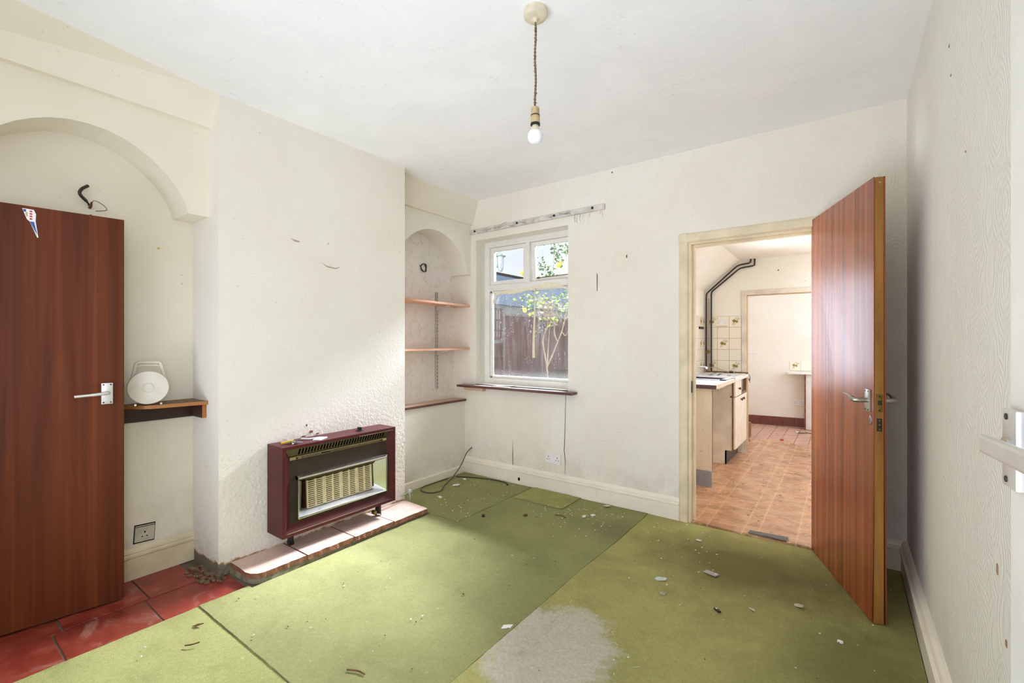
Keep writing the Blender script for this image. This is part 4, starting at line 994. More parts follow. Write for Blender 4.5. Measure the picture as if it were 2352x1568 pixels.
# kitchen shell
b = MB(); wy0, wy1, wz0, wz1 = 3.60, 5.06, .93, 1.83
b.box(KX0-.16, KX0, 3.40, wy0, -.1, 2.3); b.box(KX0-.16, KX0, wy1, YK+.14, -.1, 2.3); b.box(KX0-.16, KX0, wy0, wy1, -.1, wz0); b.box(KX0-.16, KX0, wy0, wy1, wz1, 2.3)
wkl = struct(b.build('wall_kitchen_left', 'kitchen'), 'left kitchen wall behind the sink', 'wall')
kw = thing('window_2', (0, 0, 0), 'white framed kitchen window over the sink', 'window', kind='structure')
b = MB(); b.box(KX0-.11, KX0-.05, wy0, wy0+.05, wz0, wz1); b.box(KX0-.11, KX0-.05, wy1-.05, wy1, wz0, wz1); b.box(KX0-.11, KX0-.05, wy0, wy1, wz0, wz0+.05); b.box(KX0-.11, KX0-.05, wy0, wy1, wz1-.05, wz1); 
b.build('frame', 'gloss_w', kw); MB().box(KX0-.082, KX0-.079, wy0+.04, wy1-.04, wz0+.04, wz1-.04).build('pane', 'glass', kw)
KDX0, KDZ = -.884, 1.785
b = MB(); b.box(KX0-.16, KDX0, YK, YK+.06, -.1, 2.3); b.box(KDX0, -.08, YK, YK+.06, KDZ, 2.3); b.box(-.08, KX1+.1, YK, YK+.06, -.1, 2.3)
wke = struct(b.build('wall_kitchen_end', 'kitchen'), 'white end wall of the kitchen with the second doorway', 'wall')
b = MB().lathe([(0, 0), (.008, 0), (.007, .004), (0, .005)], 8, 0, (-.577, YK, 2.04), Matrix.Rotation(PI/2, 3, 'X')); b.build('wall_plug', 'twig', wke)
b = MB().box(KX1, KX1+.12, 3.40, 8.0, -.1, 2.35); struct(b.build('wall_kitchen_right', 'kitchen'), 'right kitchen wall hidden behind the open door', 'wall')
# ceiling with roof light opening, slope along the left wall
b = MB(); rx0, rx1, ry0, ry1 = -.585, .03, 4.30, 5.00
b.box(-.955, rx0, 3.40, YK, ZK, ZK+.06); b.box(rx1, KX1, 3.40, YK, ZK, ZK+.06); b.box(rx0, rx1, 3.40, ry0, ZK, ZK+.06); b.box(rx0, rx1, ry1, YK, ZK, ZK+.06)
b.slab([(KX0-.02, 3.40, 1.848), (-.955, 3.40, ZK), (-.955, YK, ZK), (KX0-.02, YK, 1.848)], .05, (0, 0, 1))
struct(b.build('ceiling_kitchen', 'kitchen'), 'white kitchen ceiling sloping down to the sink wall', 'ceiling')
rlw = thing('window_3', (0, 0, 0), 'roof light opening in the kitchen ceiling', 'window', kind='structure')
o1 = [(rx0, ry0), (rx1, ry0), (rx1, ry1), (rx0, ry1)]; i1 = [(rx0+.09, ry0+.05), (rx1-.05, ry0+.05), (rx1-.05, ry1+.0), (rx0+.09, ry1+.0)]
vs = [(x, y, ZK) for x, y in o1]+[(x, y, ZK+.20) for x, y in i1]; b = MB().add(vs, [(k, (k+1) % 4, 4+(k+1) % 4, 4+k) for k in range(4)]); ob = b.build('upstand', 'kitchen', rlw); ob.modifiers.new('thickness', 'SOLIDIFY').thickness = .02
MB().box(rx0+.07, rx1-.03, ry0+.04, ry1+.01, ZK+.20, ZK+.205).build('pane', 'glass', rlw)
# door casing of the second doorway
b = MB(); b.box(KDX0-.052, KDX0, YK-.016, YK, 0, KDZ+.001); b.box(KDX0-.052, -.03, YK-.016, YK, KDZ, KDZ+.052, 0, .002)
t3 = struct(b.build('trim_3', plain('grubby_casing_paint', (226, 214, 198), .45, 0, .4, .1, 9)), 'chipped white casing around the doorway at the kitchen end', 'door frame')
b = MB(); b.box(KDX0, KDX0+.006, YK-.008, YK+.062, 0, KDZ); b.box(KDX0, -.08, YK-.008, YK+.062, KDZ-.008, KDZ); b.build('door_lining', plain('tan_lining', (198, 168, 126), .5), t3)
# glazed wall tiles
def wall_tile(mesh_mats, w, h, flower):
    q = MB().box(.0016, w-.0016, 0, .007, .0016, h-.0016, 0, .0015)
    if flower:
        for (cx_, cz_, r, mi) in ((w*.40, h*.56, .020, 1), (w*.62, h*.50, .017, 1)):
            for k in range(7):
                a = 2*PI*k/7; c_ = (cx_+r*.62*math.cos(a), cz_+r*.62*math.sin(a))
                q.slab([(c_[0]+r*.42*math.cos(t*PI/3), -.0003, c_[1]+r*.42*math.sin(t*PI/3)) for t in range(6)], .0006, (0, 1, 0), mi)
            q.slab([(cx_+r*.3*math.cos(t*PI/3), -.0006, cz_+r*.3*math.sin(t*PI/3)) for t in range(6)], .0006, (0, 1, 0), 2)
        for (x0, z0, x1, z1) in ((.30, .30, .45, .42), (.26, .22, .38, .28), (.6, .66, .82, .84), (.66, .62, .9, .74), (.5, .7, .64, .88), (.40, .20, .5, .34)):
            q.slab([(w*x0, -.0003, h*z0), (w*x1, -.0003, h*z1), (w*x1-.002, -.0003, h*z1+.005), (w*x0-.002, -.0003, h*z0+.003)], .0006, (0, 1, 0), 2)
    return q
TS = .128
base_t = wall_tile(None, TS, TS, False); flow_t = wall_tile(None, TS, TS, True)
tp_, tf_ = None, None
zs0 = 1.5545-5*TS
for i in range(4):
    for j in range(5):
        x1 = -.940-i*TS; x0 = x1-TS; z0 = zs0+j*TS
        fl = (i == 0 and j in (0, 4)) or (i == 1 and j == 2) or (i == 2 and j in (0, 4))
        src = tf_ if fl else tp_; q = None
        if x0 < KX0:
            MB().box(KX0+.002, x1-.0016, YK-.007, YK, z0+.0016, z0+TS-.0016, 0, .0015).build('tile', 'ctile', wke); continue
        if src is None:
            src = (flow_t if fl else base_t).build('tile', ['ctile', 'flower', 'flower_b'], wke, True)
            if fl: tf_ = src
            else: tp_ = src
            src.location = (x0, YK-.007, z0)
        else: copy_part(src, wke, (x0, YK-.007, z0))
b = MB().box(KX0, -.940, YK-.002, YK, zs0, zs0+5*TS); b.build('tile_grout', 'grout', wke)
q1 = base_t.build('tile', ['ctile', 'flower', 'flower_b'], wkl, True); q2 = flow_t.build('tile', ['ctile', 'flower', 'flower_b'], wkl, True); first = [q1, q2]
for i in range(5):
    for j in range(5):
        y0 = YK-.002-(i+1)*TS; z0 = zs0+j*TS
        if y0+TS*.9 < wy1 and z0 > wz0-.1: continue
        fl = 1 if (j % 2 == 0 and i in (0, 1, 3)) else 0
        loc, rot = (KX0+.007, y0, z0), (0, 0, PI/2)
        if first[fl] is not None: o = first[fl]; first[fl] = None; o.location = loc; o.rotation_euler = rot
        else: copy_part(q2 if fl else q1, wkl, loc, rot)
b = MB().box(KX0, KX0+.002, wy1, YK, zs0, zs0+5*TS); b.build('tile_grout', 'grout', wkl)
b = MB().box(KX0+.007, KX0+.02, 5.42, 5.60, 1.405, 1.432, 0, .002); b.build('tile_hook_rail', 'iron', wkl)
# heating pipes
def pth(pts): return smooth_path([(x, YK-.022, z) for x, z in pts], 1)
hp1 = MB().tube([(-1.312, YK-.025, .917), (-1.312, YK-.025, 1.80), (-1.308, YK-.025, 1.822), (-1.298, YK-.025, 1.838), (-1.0, YK-.025, 2.105), (-.975, YK-.025, 2.122), (-.945, YK-.025, 2.132), (-.86, YK-.025, 2.142), (-.845, YK-.025, 2.15), (-.841, YK-.025, 2.185)], .0085, 8)
tag(hp1.build('heating_pipe', 'pipe'), 'black heating pipe nearest the kitchen corner bending up under the slope', 'pipe', 'black heating pipes')
hp2 = MB().tube([(-1.257, YK-.025, .917), (-1.257, YK-.025, 1.815), (-1.252, YK-.025, 1.84), (-1.24, YK-.025, 1.855), (-.975, YK-.025, 2.075), (-.95, YK-.025, 2.09), (-.92, YK-.025, 2.097), (-.82, YK-.025, 2.108), (-.805, YK-.025, 2.115), (-.802, YK-.025, 2.185)], .0085, 8)
tag(hp2.build('heating_pipe', 'pipe'), 'lower of two black pipes bending below the sloping kitchen ceiling', 'pipe', 'black heating pipes')
pv = thing('water_pipe', (-1.285, YK-.02, .9), 'thin pale pipe with valve between the two black kitchen pipes', 'pipe')
MB().tube([(-1.285, YK-.014, .917), (-1.285, YK-.014, 1.77)], .006, 8).build('pipe', 'pipe_pale', pv)
b = MB().box(-1.308, -1.275, YK-.045, YK-.012, 1.12, 1.16, 0, .004); b.tube([(-1.29, YK-.04, 1.14), (-1.265, YK-.05, 1.15)], .006, 8); b.build('valve', 'brass', pv)
sk = socket('wall_socket', (-1.146, YK-.007, 1.480), 0, True, 'white double socket on the flowered kitchen tiles', sc=.83)
MB().box(-.066, .066, -.006, 0, -.058, -.043).build('timber_packer', 'pinkpaint', sk, True)
# base unit, end panel, worktop
ep = thing('end_panel', (-1.1, 4.174, 0), 'stained cream end panel with grey plinth holding up the worktop', 'panel')
MB().box(KX0+.02, -.912, 4.166, 4.184, .145, .862).build('board', 'panel_stain', ep); MB().box(KX0+.02, -.916, 4.160, 4.182, 0.005, .147).build('plinth', 'plinth_grey', ep)
MB().box(-.9125, -.911, 4.165, 4.185, .145, .862).build('edge_band', 'brick_red', ep)
bu = thing('base_unit', (-1.1, 5.36, 0), 'cream kitchen base unit with brown knobs beside the doorway', 'cabinet')
UY0, UY1 = 5.055, 5.70
b = MB().box(KX0+.01, -.918, UY0, UY0+.018, .15, .862); b.box(KX0+.01, -.972, UY0, UY0+.018, .006, .15); b.build('side_panel', 'melamine_in', bu)
b = MB().box(KX0+.01, -.93, UY0+.018, UY1, .15, .17); b.box(KX0+.01, KX0+.02, UY0, UY1, .15, .86); b.box(KX0+.01, -.918, UY1-.018, UY1, .006, .862); b.box(-.935, -.918, 5.375, 5.395, .17, .86); b.box(-.935, -.918, UY0, UY1, .69, .706); b.build('carcass', 'melamine_in', bu)
MB().box(-.918, -.900, UY0-.004, UY0+.003, .15, .862).build('edge_strip', 'brown_wood', bu)
MB().box(-.985, -.972, UY0, UY1, .006, .148).build('plinth', 'plinth_dark', bu)
def knob(par, y, z):
    MB().lathe([(0, 0), (.006, 0), (.006, .008), (.013, .012), (.014, .020), (.010, .024), (0, .025)], 14, 0, (-.884, y, z), Matrix.Rotation(PI/2, 3, 'Y')).build('knob', 'brown', par)
da = MB().box(-.902, -.884, 5.045, 5.378, .168, .692, 0, .002).build('door', 'melamine', bu); knob(da, 5.325, .652)
db = MB().box(-.902, -.884, 5.384, 5.700, .168, .692, 0, .002).build('door', 'melamine', bu); knob(db, 5.44, .652)
dr = MB().box(-.902, -.884, 5.045, 5.378, .702, .858, 0, .002).build('drawer', 'melamine', bu); knob(dr, 5.21, .775)
b = MB(); b.box(-.905, -.886, 5.384, 5.405, .702, .858, 0); b.box(-.905, -.886, 5.68, 5.70, .702, .858, 0); b.box(-.905, -.886, 5.384, 5.70, .702, .722, 0); b.box(-.98, -.975, 5.40, 5.69, .71, .858, 1); b.build('open_drawer_frame', ['brown_wood', 'dark_hole'], bu)
wt = thing('worktop', (-1.1, 4.9, .86), 'white laminate worktop with steel drainer along the kitchen wall', 'worktop')
b = MB().box(KX0+.001, -.864, 4.095, 4.62, .862, .895); b.box(KX0+.001, -1.275, 4.62, 5.07, .862, .895); b.box(-.935, -.864, 4.62, 5.07, .862, .8955); b.box(-.8645, -.862, 4.095, 4.905, .862, .8945, 1); b.box(KX0+.001, -.864, 4.0925, 4.0955, .860, .893, 2)
b.box(KX0+.001, -.864, 5.065, 5.700, .866, .898); b.box(KX0+.001, -.864, 4.62, 4.635, .862, .895); b.box(-.8645, -.862, 4.915, 5.706, .866, .8975, 0); b.box(KX0+.001, -.8615, 4.905, 4.915, .862, .899, 2)
b.build('top', ['worktop', 'worktop_edge', 'brown'], wt)
MB().box(KX0+.002, -.87, 5.700, 5.716, .898, .916, 0, .002).build('upstand', 'brown_wood', wt)
sn = thing('sink', (-1.1, 5.2, .8985), 'stainless steel sink and drainer set on the white worktop', 'sink')
b = MB().box(-1.32, -.895, 5.06, 5.685, .8985, .9025); b.box(-1.32, -1.268, 4.60, 5.07, .8985, .9025); b.box(-.942, -.895, 4.60, 5.07, .8985, .9025); b.box(-1.32, -.895, 4.60, 4.642, .8985, .9025)
for k in range(9): b.tube([(-1.26+.037*k, 5.16, .9035), (-1.26+.037*k, 5.62, .9035)], .003, 6)
b.build('drainer', 'steel', sn)
vs, fs = [], []
for z, ins in ((.904, 0), (.898, .01), (.80, .03)): vs += [(-1.27+ins, 4.64+ins, z), (-.94-ins, 4.64+ins, z), (-.94-ins, 5.06-ins, z), (-1.27+ins, 5.06-ins, z)]
for r in range(2): fs += [(r*4+k, r*4+(k+1) % 4, r*4+4+(k+1) % 4, r*4+4+k) for k in range(4)]
fs.append((8, 9, 10, 11)); MB().add(vs, fs).build('bowl', 'steel', sn)
tpz = thing('kitchen_tap', (-1.28, 4.86, .9025), 'chrome swan tap spout reaching over the sink', 'tap')
MB().lathe([(0, 0), (.022, 0), (.022, .012), (.014, .016), (.013, .085), (0, .088)], 16, 0, (-1.28, 4.86, .9025)).build('body', 'chrome', tpz)
MB().tube(smooth_path([(-1.28, 4.86, .98), (-1.27, 4.86, 1.0), (-1.22, 4.87, 1.008), (-1.15, 4.885, 1.005), (-1.125, 4.89, .998), (-1.122, 4.89, .985)], 4), .010, 10).build('spout', 'chrome', tpz)
b = MB().tube([(-1.28, 4.86, .975), (-1.28, 4.80, .985)], .007, 8); b.build('lever', 'chrome', tpz)
b = MB().tube(smooth_path([(-1.31, 5.60, .907), (-1.28, 5.62, .95), (-1.22, 5.64, .962), (-1.15, 5.65, .94), (-1.08, 5.66, .918), (-1.0, 5.67, .91)], 5), .004, 7); tag(b.build('appliance_cable', 'cable_cream'), 'cream cable looping along the back of the kitchen worktop', 'cable')
pl = thing('plug', (-1.03, 5.66, .903), 'black three pin plug lying at the back of the worktop', 'plug'); MB().box(-1.055, -1.015, 5.64, 5.675, .903, .922, 0, .004).build('body', 'black', pl)
b = MB()
for x in (-1.046, -1.035, -1.024): b.box(x-.002, x+.002, 5.652, 5.660, .921, .936)
b.build('pin', 'brass', pl)
b = MB().tube(smooth_path([(-.868, 5.69, .90), (-.855, 5.70, .88), (-.85, 5.70, .84), (-.858, 5.70, .82), (-.862, 5.70, .85), (-.85, 5.705, .80)], 5), .003, 6); tag(b.build('dangling_wire', 'iron'), 'dark wire dangling at the far end of the worktop', 'wire')
b = MB()
random.seed(21)
for k in range(14):
    x, y = random.uniform(-1.22, -.93), random.uniform(5.1, 5.62); p = [(x, y, .9058)]
    for _ in range(3): p.append((p[-1][0]+random.uniform(-.02, .02), p[-1][1]+random.uniform(-.03, .03), .9058))
    b.tube(p, .002, 5)
tag(b.build('drainer_glare_marks', 'cable_dark'), 'dark squiggles on the drainer standing in for reflections', 'reflection marks', kind='stuff')  # thin dark tubes put in for the reflections on the steel
# utility room beyond
m = MB().box(-1.6, KX1+.1, 7.87, 8.0, -.1, 2.4); wu = struct(m.build('wall_utility', 'kitchen'), 'white far wall of the room beyond the kitchen', 'wall')
for k, (x0, x1) in enumerate(((-1.29, -1.151), (-1.149, -1.011), (-1.009, -.870), (-.868, -.728), (-.726, -.584), (-.582, -.448))):
    z = .002*k; MB().box(x0, x1, 7.858, 7.87, z, .130+z, 0, .0015).build('tile', 'tile_dark', wu)
m = MB().box(-1.55, -1.42, YK+.13, 8.0, -.1, 2.4); struct(m.build('wall_utility_left', 'kitchen'), 'left wall of the far utility room', 'wall')
m = MB().box(-1.6, KX1+.1, YK, 8.0, 2.3, 2.4); struct(m.build('ceiling_utility', 'kitchen'), 'ceiling of the far utility room', 'ceiling')
socket('wall_socket', (-.536, 7.87, .362), 0, True, 'white double socket under the shelf in the far room')
sw = thing('light_switch', (-1.145, 7.87, 1.116), 'white triple switch plate on the far room wall', 'switch')
MB().box(-1.215, -1.085, 7.860, 7.87, 1.074, 1.156, 0, .003).build('faceplate', 'white_plastic', sw)
for x in (-1.17, -1.14, -1.11): MB().box(x-.008, x+.008, 7.855, 7.861, 1.105, 1.125, 0, .002).build('switch', 'white_plastic', sw)
b = MB(); 
for k, (x0, fl) in enumerate(((-.651, True), (-.510, False), (-.369, False))):
    q = wall_tile(None, .141, .141, fl); o = q.build('tile', ['ctile', 'flower', 'flower_b'], wu, True); o.location = (x0, 7.863, .835)
us = thing('utility_counter', (-.4, 7.78, .79), 'white marbled counter end below two tiles in the far room', 'counter')
MB().box(-.655, .0, 7.68, 7.855, .792, .822, 0, .003).build('top', 'worktop', us); MB().box(-.455, -.44, 7.70, 7.855, .006, .792).build('leg', 'brick_red', us); MB().box(-.438, -.02, 7.72, 7.855, .006, .79).build('side_panel', 'gloss_w', us)
b = MB().tube(smooth_path([(-.52, 7.38, .008), (-.47, 7.36, .008), (-.42, 7.40, .010), (-.36, 7.42, .008), (-.28, 7.40, .008)], 5), .005, 7); b.tube([(-.53, 7.385, .012), (-.505, 7.375, .012)], .012, 8, 1)
tag(b.build('floor_cable', ['cable_dark', 'white_plastic']), 'dark cable with white plug on the far room floor', 'cable')
b = MB().slab([(-.65, 6.62, .016), (-.615, 6.61, .018), (-.61, 6.645, .02), (-.64, 6.655, .018)], .014, (0, 0, 1)); tag(b.build('red_scrap', 'red'), 'red plastic scrap at the ragged vinyl edge', 'litter')
b = MB().box(-1.05, -1.0, 6.60, 6.80, .0, .19, 0, .003); tag(b.build('timber_block', 'brown_wood'), 'brown timber block standing on the floor beyond the base unit', 'block')
b = MB().slab([(-.503, 3.352, .016), (-.284, 3.372, .017), (-.282, 3.335, .018), (-.292, 3.334, .018), (-.290, 3.302, .017), (-.40, 3.303, .019), (-.505, 3.300, .017), (-.497, 3.33, .017)], .0025, (0, 0, 1))
tag(b.build('tape_strip', 'duct'), 'grey cloth tape strip holding the vinyl edge at the doorway', 'tape')
b = MB()
for k in range(60):
    x, y = random.uniform(-1.1, -.1), random.uniform(3.5, 6.4); q = random.uniform(.002, .007); a = random.random()*6
    if x < -.88 and y > 4.1: continue
    b.slab([(x+q*math.cos(a+t*2.1)*(1+.5*t), y+q*math.sin(a+t*2.1), .017) for t in range(3)], .003, (0, 0, 1))
tag(b.build('kitchen_grit', 'twig'), 'small brown grit scattered over the kitchen vinyl', 'grit', kind='stuff')

# ---------------------------------------------------------------- litter on the carpet
def flake(name, x, y, z, pts, t, mat, label, cat, rz=0, tilt=0):
    c_, s_ = math.cos(rz), math.sin(rz)
    b = MB().slab([(x+u*c_-v*s_, y+u*s_+v*c_, z+tilt*u) for u, v in pts], t, (0, 0, 1)); return tag(b.build(name, mat), label, cat)
OV = [(.030*math.cos(k*PI/5), .018*math.sin(k*PI/5)*(1+.2*math.sin(k*2.3))) for k in range(10)]
flake('shell_chip', -.78, 2.404, .008, OV, .004, plain('pale_green_flake', (206, 220, 206), .6), 'pale green oval chip in the middle of the right carpet', 'litter', .4, .1)
flake('card_scrap', -.58, 2.622, .008, [(-.038, -.016), (.036, -.018), (.038, .016), (-.036, .018)], .004, plain('grey_card', (176, 168, 164), .7), 'grey rectangular card scrap in front of the kitchen doorway', 'litter', -.35, .08)
flake('shell_chip', -.172, 2.546, .008, [(u*.7, v*.8) for u, v in OV], .005, plain('olive_shell', (186, 184, 150), .6), 'small curved shell like chip beside the open kitchen door', 'litter', -.3, .2)
flake('plaster_chip', -.729, 2.273, .006, [(u*.5, v*.5) for u, v in OV], .006, plain('grey_stone_chip', (170, 166, 150), .8), 'small grey stone chip just below the pale green chip', 'litter', 0)
flake('plaster_chip', -1.187, 1.592, .012, [(-.026, -.008), (.012, -.018), (.026, .008), (-.016, .014)], .008, 'chip_white', 'white angular plaster chip at the edge of the worn grey patch', 'litter', .6, .15)
flake('paper_scrap', -2.725, 2.914, .014, [(-.03, -.02), (.02, -.024), (.034, .012), (.0, .022), (-.026, .012)], .003, 'paper_white', 'torn white paper scrap near the cable loop in the corner', 'litter', .5, .1)
flake('paper_scrap', -2.78, 3.08, .014, [(-.028, -.008), (.024, -.01), (.028, .008), (-.02, .012)], .002, 'paper_white', 'small white paper strip by the boxed panel skirting', 'litter', -.4, .05)
flake('paper_scrap', -1.46, 3.225, .010, [(-.03, -.014), (.026, -.02), (.03, .014), (-.018, .018)], .003, plain('cream_paper', (232, 222, 202), .7), 'cream paper scrap against the skirting left of the kitchen doorway', 'litter', -.5, .2)
flake('leaf_scrap', -.347, 2.388, .006, [(-.024, -.004), (.0, -.008), (.026, 0), (.0, .007)], .003, plain('dry_leaf', (196, 196, 170), .7), 'thin pale leaf scrap in front of the open door handle side', 'litter', -.9, .2)
flake('shell_chip', -.476, 2.281, .006, [(-.018, -.006), (.014, -.008), (.018, .004), (-.01, .008)], .006, 'black', 'dark beetle sized scrap on the right carpet', 'litter', -.6)
flake('shell_chip', -.012, 2.343, .006, [(u*.35, v*.5) for u, v in OV], .006, 'paper_white', 'bright white chip on the dark carpet near the door foot', 'litter', 0)
flake('washer', -.74, 3.016, .006, [(u*.55, v*.7) for u, v in OV], .003, 'steel', 'small steel washer on the carpet before the kitchen doorway', 'litter', 0)
for i, (x, y, mt, nm, lab) in enumerate(((-1.457, 2.987, 'chip_white', 'plaster_chip', 'white plaster lump nearest the skirting among the window wall debris'), (-1.50, 2.93, 'chip_white', 'plaster_chip', 'white plaster lump in the debris a hand from the skirting'), (-1.85, 2.701, 'twig', 'bark_chip', 'dark brown bark chip in the middle of the lime carpet'), (-2.09, 2.516, 'black', 'coal_chip', 'black coal chip on the lime carpet right of the hearth'), (-2.62, 2.61, 'paper_white', 'paper_scrap', 'white scrap between hearth and cable loop'))):
    flake(nm, x, y, .010, [(-.016, -.008), (.008, -.013), (.016, .006), (-.008, .012)], .008, mt, lab, 'litter', i*.8, .1)
def twig(pts, r, label): return tag(MB().tube(smooth_path(pts, 4), r, 6).build('twig', 'twig'), label, 'twig')
twig([(-2.19, .72, .012), (-2.17, .735, .015), (-2.155, .76, .018)], .0028, 'thin dry twig standing up on the foreground carpet strip')
twig([(-1.53, 1.03, .012), (-1.49, 1.05, .013), (-1.455, 1.055, .012)], .003, 'pale twig at the bottom edge of the lime carpet')
twig([(-1.68, 2.83, .014), (-1.63, 2.845, .015), (-1.59, 2.83, .013)], .003, 'short curved brown twig on the carpet below the socket')
flake('leaf_scrap', -2.305, .807, .010, [(-.022, -.004), (.0, -.008), (.024, 0), (-.004, .008)], .003, 'twig', 'dark brown curled leaf on the foreground carpet strip', 'litter', .7, .2)
def scatter(name, n, region, mat, size, label, z=.0122):
    b = MB()
    for k in range(n):
        x, y = region()
        while -1.27 < x < -1.05: x, y = region()
        q = random.uniform(*size); a = random.random()*6.3; w = random.uniform(.25, 1)
        P = [(q*math.cos(t*1.57)*(1 if t % 2 == 0 else 1), q*w*math.sin(t*1.57)) for t in range(4)]
        b.slab([(x+u*math.cos(a)-v*math.sin(a), y+u*math.sin(a)+v*math.cos(a), z+random.uniform(0, .001)) for u, v in P], random.uniform(.001, .004), (0, 0, 1))
    return tag(b.build(name, mat), label, 'debris', kind='stuff')
def reg_all():
    while 1:
        x, y = random.uniform(-2.4, .2), random.uniform(.4, 3.2)
        if not (x < -1.2 and random.random() < .35): return x, y
def reg_skirt(): return random.gauss(-1.35, .32), min(3.24, random.gauss(2.95, .17))
def reg_corner(): return random.uniform(-2.85, -2.2), random.uniform(2.45, 3.2)
scatter('plaster_dust', 290, lambda: random.choice((reg_all, reg_all, reg_skirt, reg_skirt, reg_corner))(), 'chip_white', (.0015, .006), 'white plaster crumbs strewn over the green carpets, thickest by the skirting')
scatter('grit', 90, reg_all, 'twig', (.0015, .005), 'brown grit strewn over the green carpet')
b = MB()
for k in range(46):
    x, y = random.gauss(-1.02, .14), random.gauss(1.62, .14); p = [(max(x, -1.06), y, .0105)]
    for _ in range(3): p.append((max(-1.06, p[-1][0]+random.uniform(-.02, .02)), p[-1][1]+random.uniform(-.02, .02), .0105+random.random()*.006))
    b.tube(p, .0009, 4)
tag(b.build('carpet_threads', plain('frayed_backing_thread', (206, 200, 172), .9)), 'frayed pale backing threads on the worn carpet patch', 'threads', kind='stuff')

# ---------------------------------------------------------------- garden seen through the window
def at(x, y, d):
    u, v = (x-1176)/FPX, (784-y)/FPX; c_, s_ = math.cos(YAW), math.sin(YAW)
    return Vector(((-s_+c_*u)*d, (c_+s_*u)*d, CAM_H+v*d))
MB().box(-16, -1.6, 3.75, 30, .05, .25).build('ground', 'soil')['kind'] = 'structure'
tag(bpy.data.objects['ground'], 'mossy garden ground outside the window', 'ground')
FXP = -8.0
fn = thing('garden_fence', (FXP, 12, .25), 'tall brown stained board fence across the garden', 'fence')
y = 10.6; k = 0
while y < 16.4:
    w = random.uniform(.19, .23); MB().box(FXP-.012+random.uniform(-.006, .006), FXP+.012, y+.004, y+w-.004, .27, 2.02).build('plank', 'fence_wood', fn); y += w; k += 1
MB().box(FXP-.03, FXP+.05, 10.55, 16.4, 2.02, 2.08).build('capping', 'fence_grey', fn)
MB().box(FXP+.012, FXP+.05, 10.6, 16.4, 1.74, 1.86).build('rail', 'fence_wood', fn)
for yy in (10.52, 12.6, 14.6, 16.4): MB().box(FXP-.05, FXP+.05, yy-.05, yy+.05, .2, 2.12).build('post', 'fence_grey', fn)
b = MB()
for k in range(16): yy = 14.2+.13*k; h = random.uniform(.2, .8)*min(1, .25+k*.08); b.slab([(FXP+.02, yy-.06, .26), (FXP+.02, yy+.06, .26), (FXP+.02, yy+.01, .26+h)], .01, (1, 0, 0))
b.build('algae', 'moss', fn)
gt = thing('garden_gate', (FXP, 10.0, .25), 'brown timber gate with an open trellis top beside the fence post', 'gate')
for k in range(8): MB().box(FXP-.01, FXP+.015, 9.42+.13*k+.003, 9.42+.13*k+.127, .3, 1.15).build('plank', 'fence_wood', gt)
for z in (.42, .80, 1.12, 1.30): MB().box(FXP+.015, FXP+.06, 9.40, 10.47, z, z+.09).build('rail', 'fence_wood', gt)
for k in range(9): MB().box(FXP-.01, FXP+.02, 9.44+.12*k, 9.47+.12*k, 1.3, 2.22).build('trellis_slat', 'fence_wood', gt)
for z in (1.55, 1.85, 2.15): MB().box(FXP+.02, FXP+.04, 9.40, 10.45, z, z+.05).build('trellis_slat', 'fence_wood', gt)
hs = thing('outbuilding', (-13, 15, .25), 'low building with a blue grey slate roof beyond the fence', 'building')
MB().box(-16, -10.2, 11, 21.6, .2, 2.7).build('wall', 'render', hs)
vs = [(-10.0, 10.8, 2.6), (-10.0, 21.8, 2.6), (-12.4, 21.8, 4.25), (-12.4, 10.8, 4.25), (-16, 10.8, 2.6), (-16, 21.8, 2.6)]
MB().add(vs, [(0, 1, 2, 3), (3, 2, 5, 4), (0, 3, 4), (1, 5, 2), (0, 4, 5, 1)]).build('roof', 'slate', hs)
b = MB().box(-12.5, -12.3, 10.8, 21.8, 4.22, 4.32, 0, .03); b.build('ridge', 'iron', hs)
# lantern on a bracket outside the window
lp = at(1150, 600, 4.86)
ln = thing('garden_lantern', (lp.x, lp.y, lp.z), 'dark green capped lantern hanging outside the upper left window pane', 'lantern')
MB().lathe([(0, .105), (.008, .10), (.012, .085), (.05, .075), (.056, .06), (.05, .05), (0, .05)], 20, 0, (lp.x, lp.y, lp.z)).build('cap', 'lantern_green', ln)
MB().lathe([(0, .05), (.036, .05), (.036, -.02), (.030, -.075), (.018, -.105), (0, -.11)], 20, 0, (lp.x, lp.y, lp.z)).build('glass', 'lantern_glass', ln)
b = MB().tube([(lp.x, lp.y, lp.z+.10), (lp.x-.01, lp.y, lp.z+.16), (lp.x-.02, 3.7, lp.z+.16), (lp.x-.02, 3.56, lp.z+.10)], .008, 8); b.box(lp.x-.055, lp.x-.03, lp.y-.02, lp.y+.02, lp.z-.06, lp.z+.06); b.build('bracket', 'lantern_green', ln)
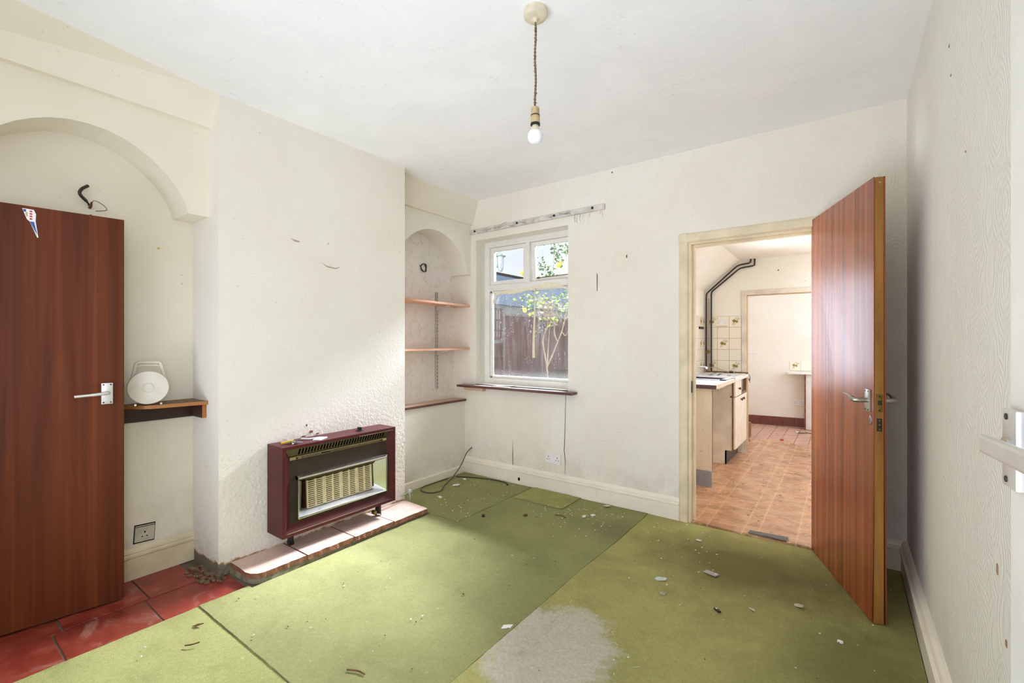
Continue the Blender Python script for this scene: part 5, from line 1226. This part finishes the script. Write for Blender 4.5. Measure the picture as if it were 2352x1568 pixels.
# yellow rose bush
rb = thing('rose_bush', tuple(at(1260, 872, 6.2)), 'yellow flowering rose bush with bare woody stems outside the window', 'bush')
rb.location.z = .25
random.seed(11)
stems = [[(1260, 962, 6.2), (1259, 905, 6.2), (1258, 872, 6.2), (1256, 842, 6.2), (1251, 812, 6.2), (1247, 780, 6.2), (1258, 745, 6.2), (1256, 715, 6.1)],
         [(1257, 842, 6.2), (1270, 812, 6.2), (1281, 785, 6.15), (1290, 762, 6.1), (1298, 730, 6.1), (1302, 700, 6.1)],
         [(1257, 840, 6.2), (1259, 800, 6.3), (1262, 760, 6.3), (1264, 730, 6.3), (1268, 690, 6.3), (1270, 640, 6.3), (1272, 590, 6.3), (1275, 560, 6.3)],
         [(1281, 785, 6.15), (1273, 765, 6.2), (1276, 735, 6.2), (1284, 705, 6.2)], [(1290, 762, 6.1), (1300, 770, 6.1), (1308, 745, 6.1)],
         [(1262, 700, 6.2), (1245, 690, 6.2), (1225, 690, 6.2), (1208, 700, 6.2)], [(1268, 660, 6.3), (1255, 630, 6.3), (1248, 600, 6.3), (1246, 575, 6.3)], [(1272, 590, 6.3), (1290, 580, 6.3), (1300, 565, 6.3)]]
b = MB()
for i, s_ in enumerate(stems):
    p = smooth_path([at(*q) for q in s_], 4); n_ = len(p); r0 = (.014, .012, .007, .006, .006, .005, .004, .003)[i]
    b.tube(p, [r0*(1-.6*j/n_) for j in range(n_)], 7)
for k in range(130):
    c_ = at(random.gauss(1264, 16), random.gauss(712, 16), 6.2+random.uniform(-.15, .15)); p = [c_]
    for _ in range(3): p.append(p[-1]+Vector((random.uniform(-.05, .05), random.uniform(-.05, .05), random.uniform(-.05, .05))))
    b.tube(p, .0022, 4)
b.build('stem', 'bark', rb)
def leafy(n, gen, mat, sz):
    b = MB()
    for k in range(n):
        c_ = gen(); a = random.random()*6.3; s_ = random.uniform(*sz); d = Vector((math.cos(a), math.sin(a)*.6, random.uniform(-.7, .5))).normalized(); w = d.cross(Vector((random.uniform(-.4, .4), -1, random.uniform(-.3, .6)))).normalized()
        nn = d.cross(w)*s_*.12
        b.add([c_, c_+d*s_*.35+w*s_*.32+nn, c_+d*s_*.75+w*s_*.22+nn, c_+d*s_, c_+d*s_*.75-w*s_*.22+nn, c_+d*s_*.35-w*s_*.32+nn, c_+d*s_*.5], [(0, 1, 6), (1, 2, 6), (2, 3, 6), (3, 4, 6), (4, 5, 6), (5, 0, 6)])
    o = b.build('leaves', mat, rb); o['kind'] = 'stuff'; return o
def g_up():
    cx_, cy_ = random.choice(((1246, 600), (1252, 615), (1258, 630), (1275, 575), (1295, 570), (1285, 600), (1268, 640), (1300, 585), (1240, 610), (1275, 640), (1270, 555)))
    return at(random.gauss(cx_, 9), random.gauss(cy_, 9), 6.3+random.uniform(-.2, .2))
def g_low():
    cx_, cy_ = random.choice(((1200, 690), (1212, 698), (1222, 705), (1240, 690), (1290, 690), (1280, 700), (1300, 705), (1270, 730), (1262, 690), (1300, 680), (1228, 680)))
    return at(random.gauss(cx_, 9), random.gauss(cy_, 8), 6.2+random.uniform(-.2, .2))
leafy(190, g_up, 'leaf', (.03, .06)); leafy(120, g_low, 'leaf_lime', (.03, .06)); leafy(110, g_low, 'leaf', (.03, .055))
for (x, y, d, s_) in ((1285, 610, 6.2, .048), (1289, 603, 6.3, .03), (1201, 628, 6.3, .042), (1207, 712, 6.1, .046), (1243, 703, 6.2, .032), (1218, 722, 6.15, .03)):
    c_ = at(x, y, d); b = MB(); 
    for ringn, rr, tilt in ((6, 1.0, .25), (5, .7, .7), (4, .4, 1.1)):
        for k in range(ringn):
            a = 2*PI*k/ringn+rr; u = Vector((math.cos(a), -.35, math.sin(a))).normalized(); t_ = Vector((-math.sin(a), 0, math.cos(a))); up = Vector((0, -1, .2))*tilt
            e = (u*rr+up*.45)*s_*.8; b.add([c_, c_+e*.6+t_*s_*.42*rr, c_+e+t_*s_*.25*rr, c_+e-t_*s_*.25*rr, c_+e*.6-t_*s_*.42*rr], [(0, 1, 2, 3, 4)])
    b.lathe([(0, -.2*s_), (.3*s_, -.1*s_), (.32*s_, .15*s_), (0, .3*s_)], 8, 0, tuple(c_))
    b.build('rose_bloom', 'petal', rb)
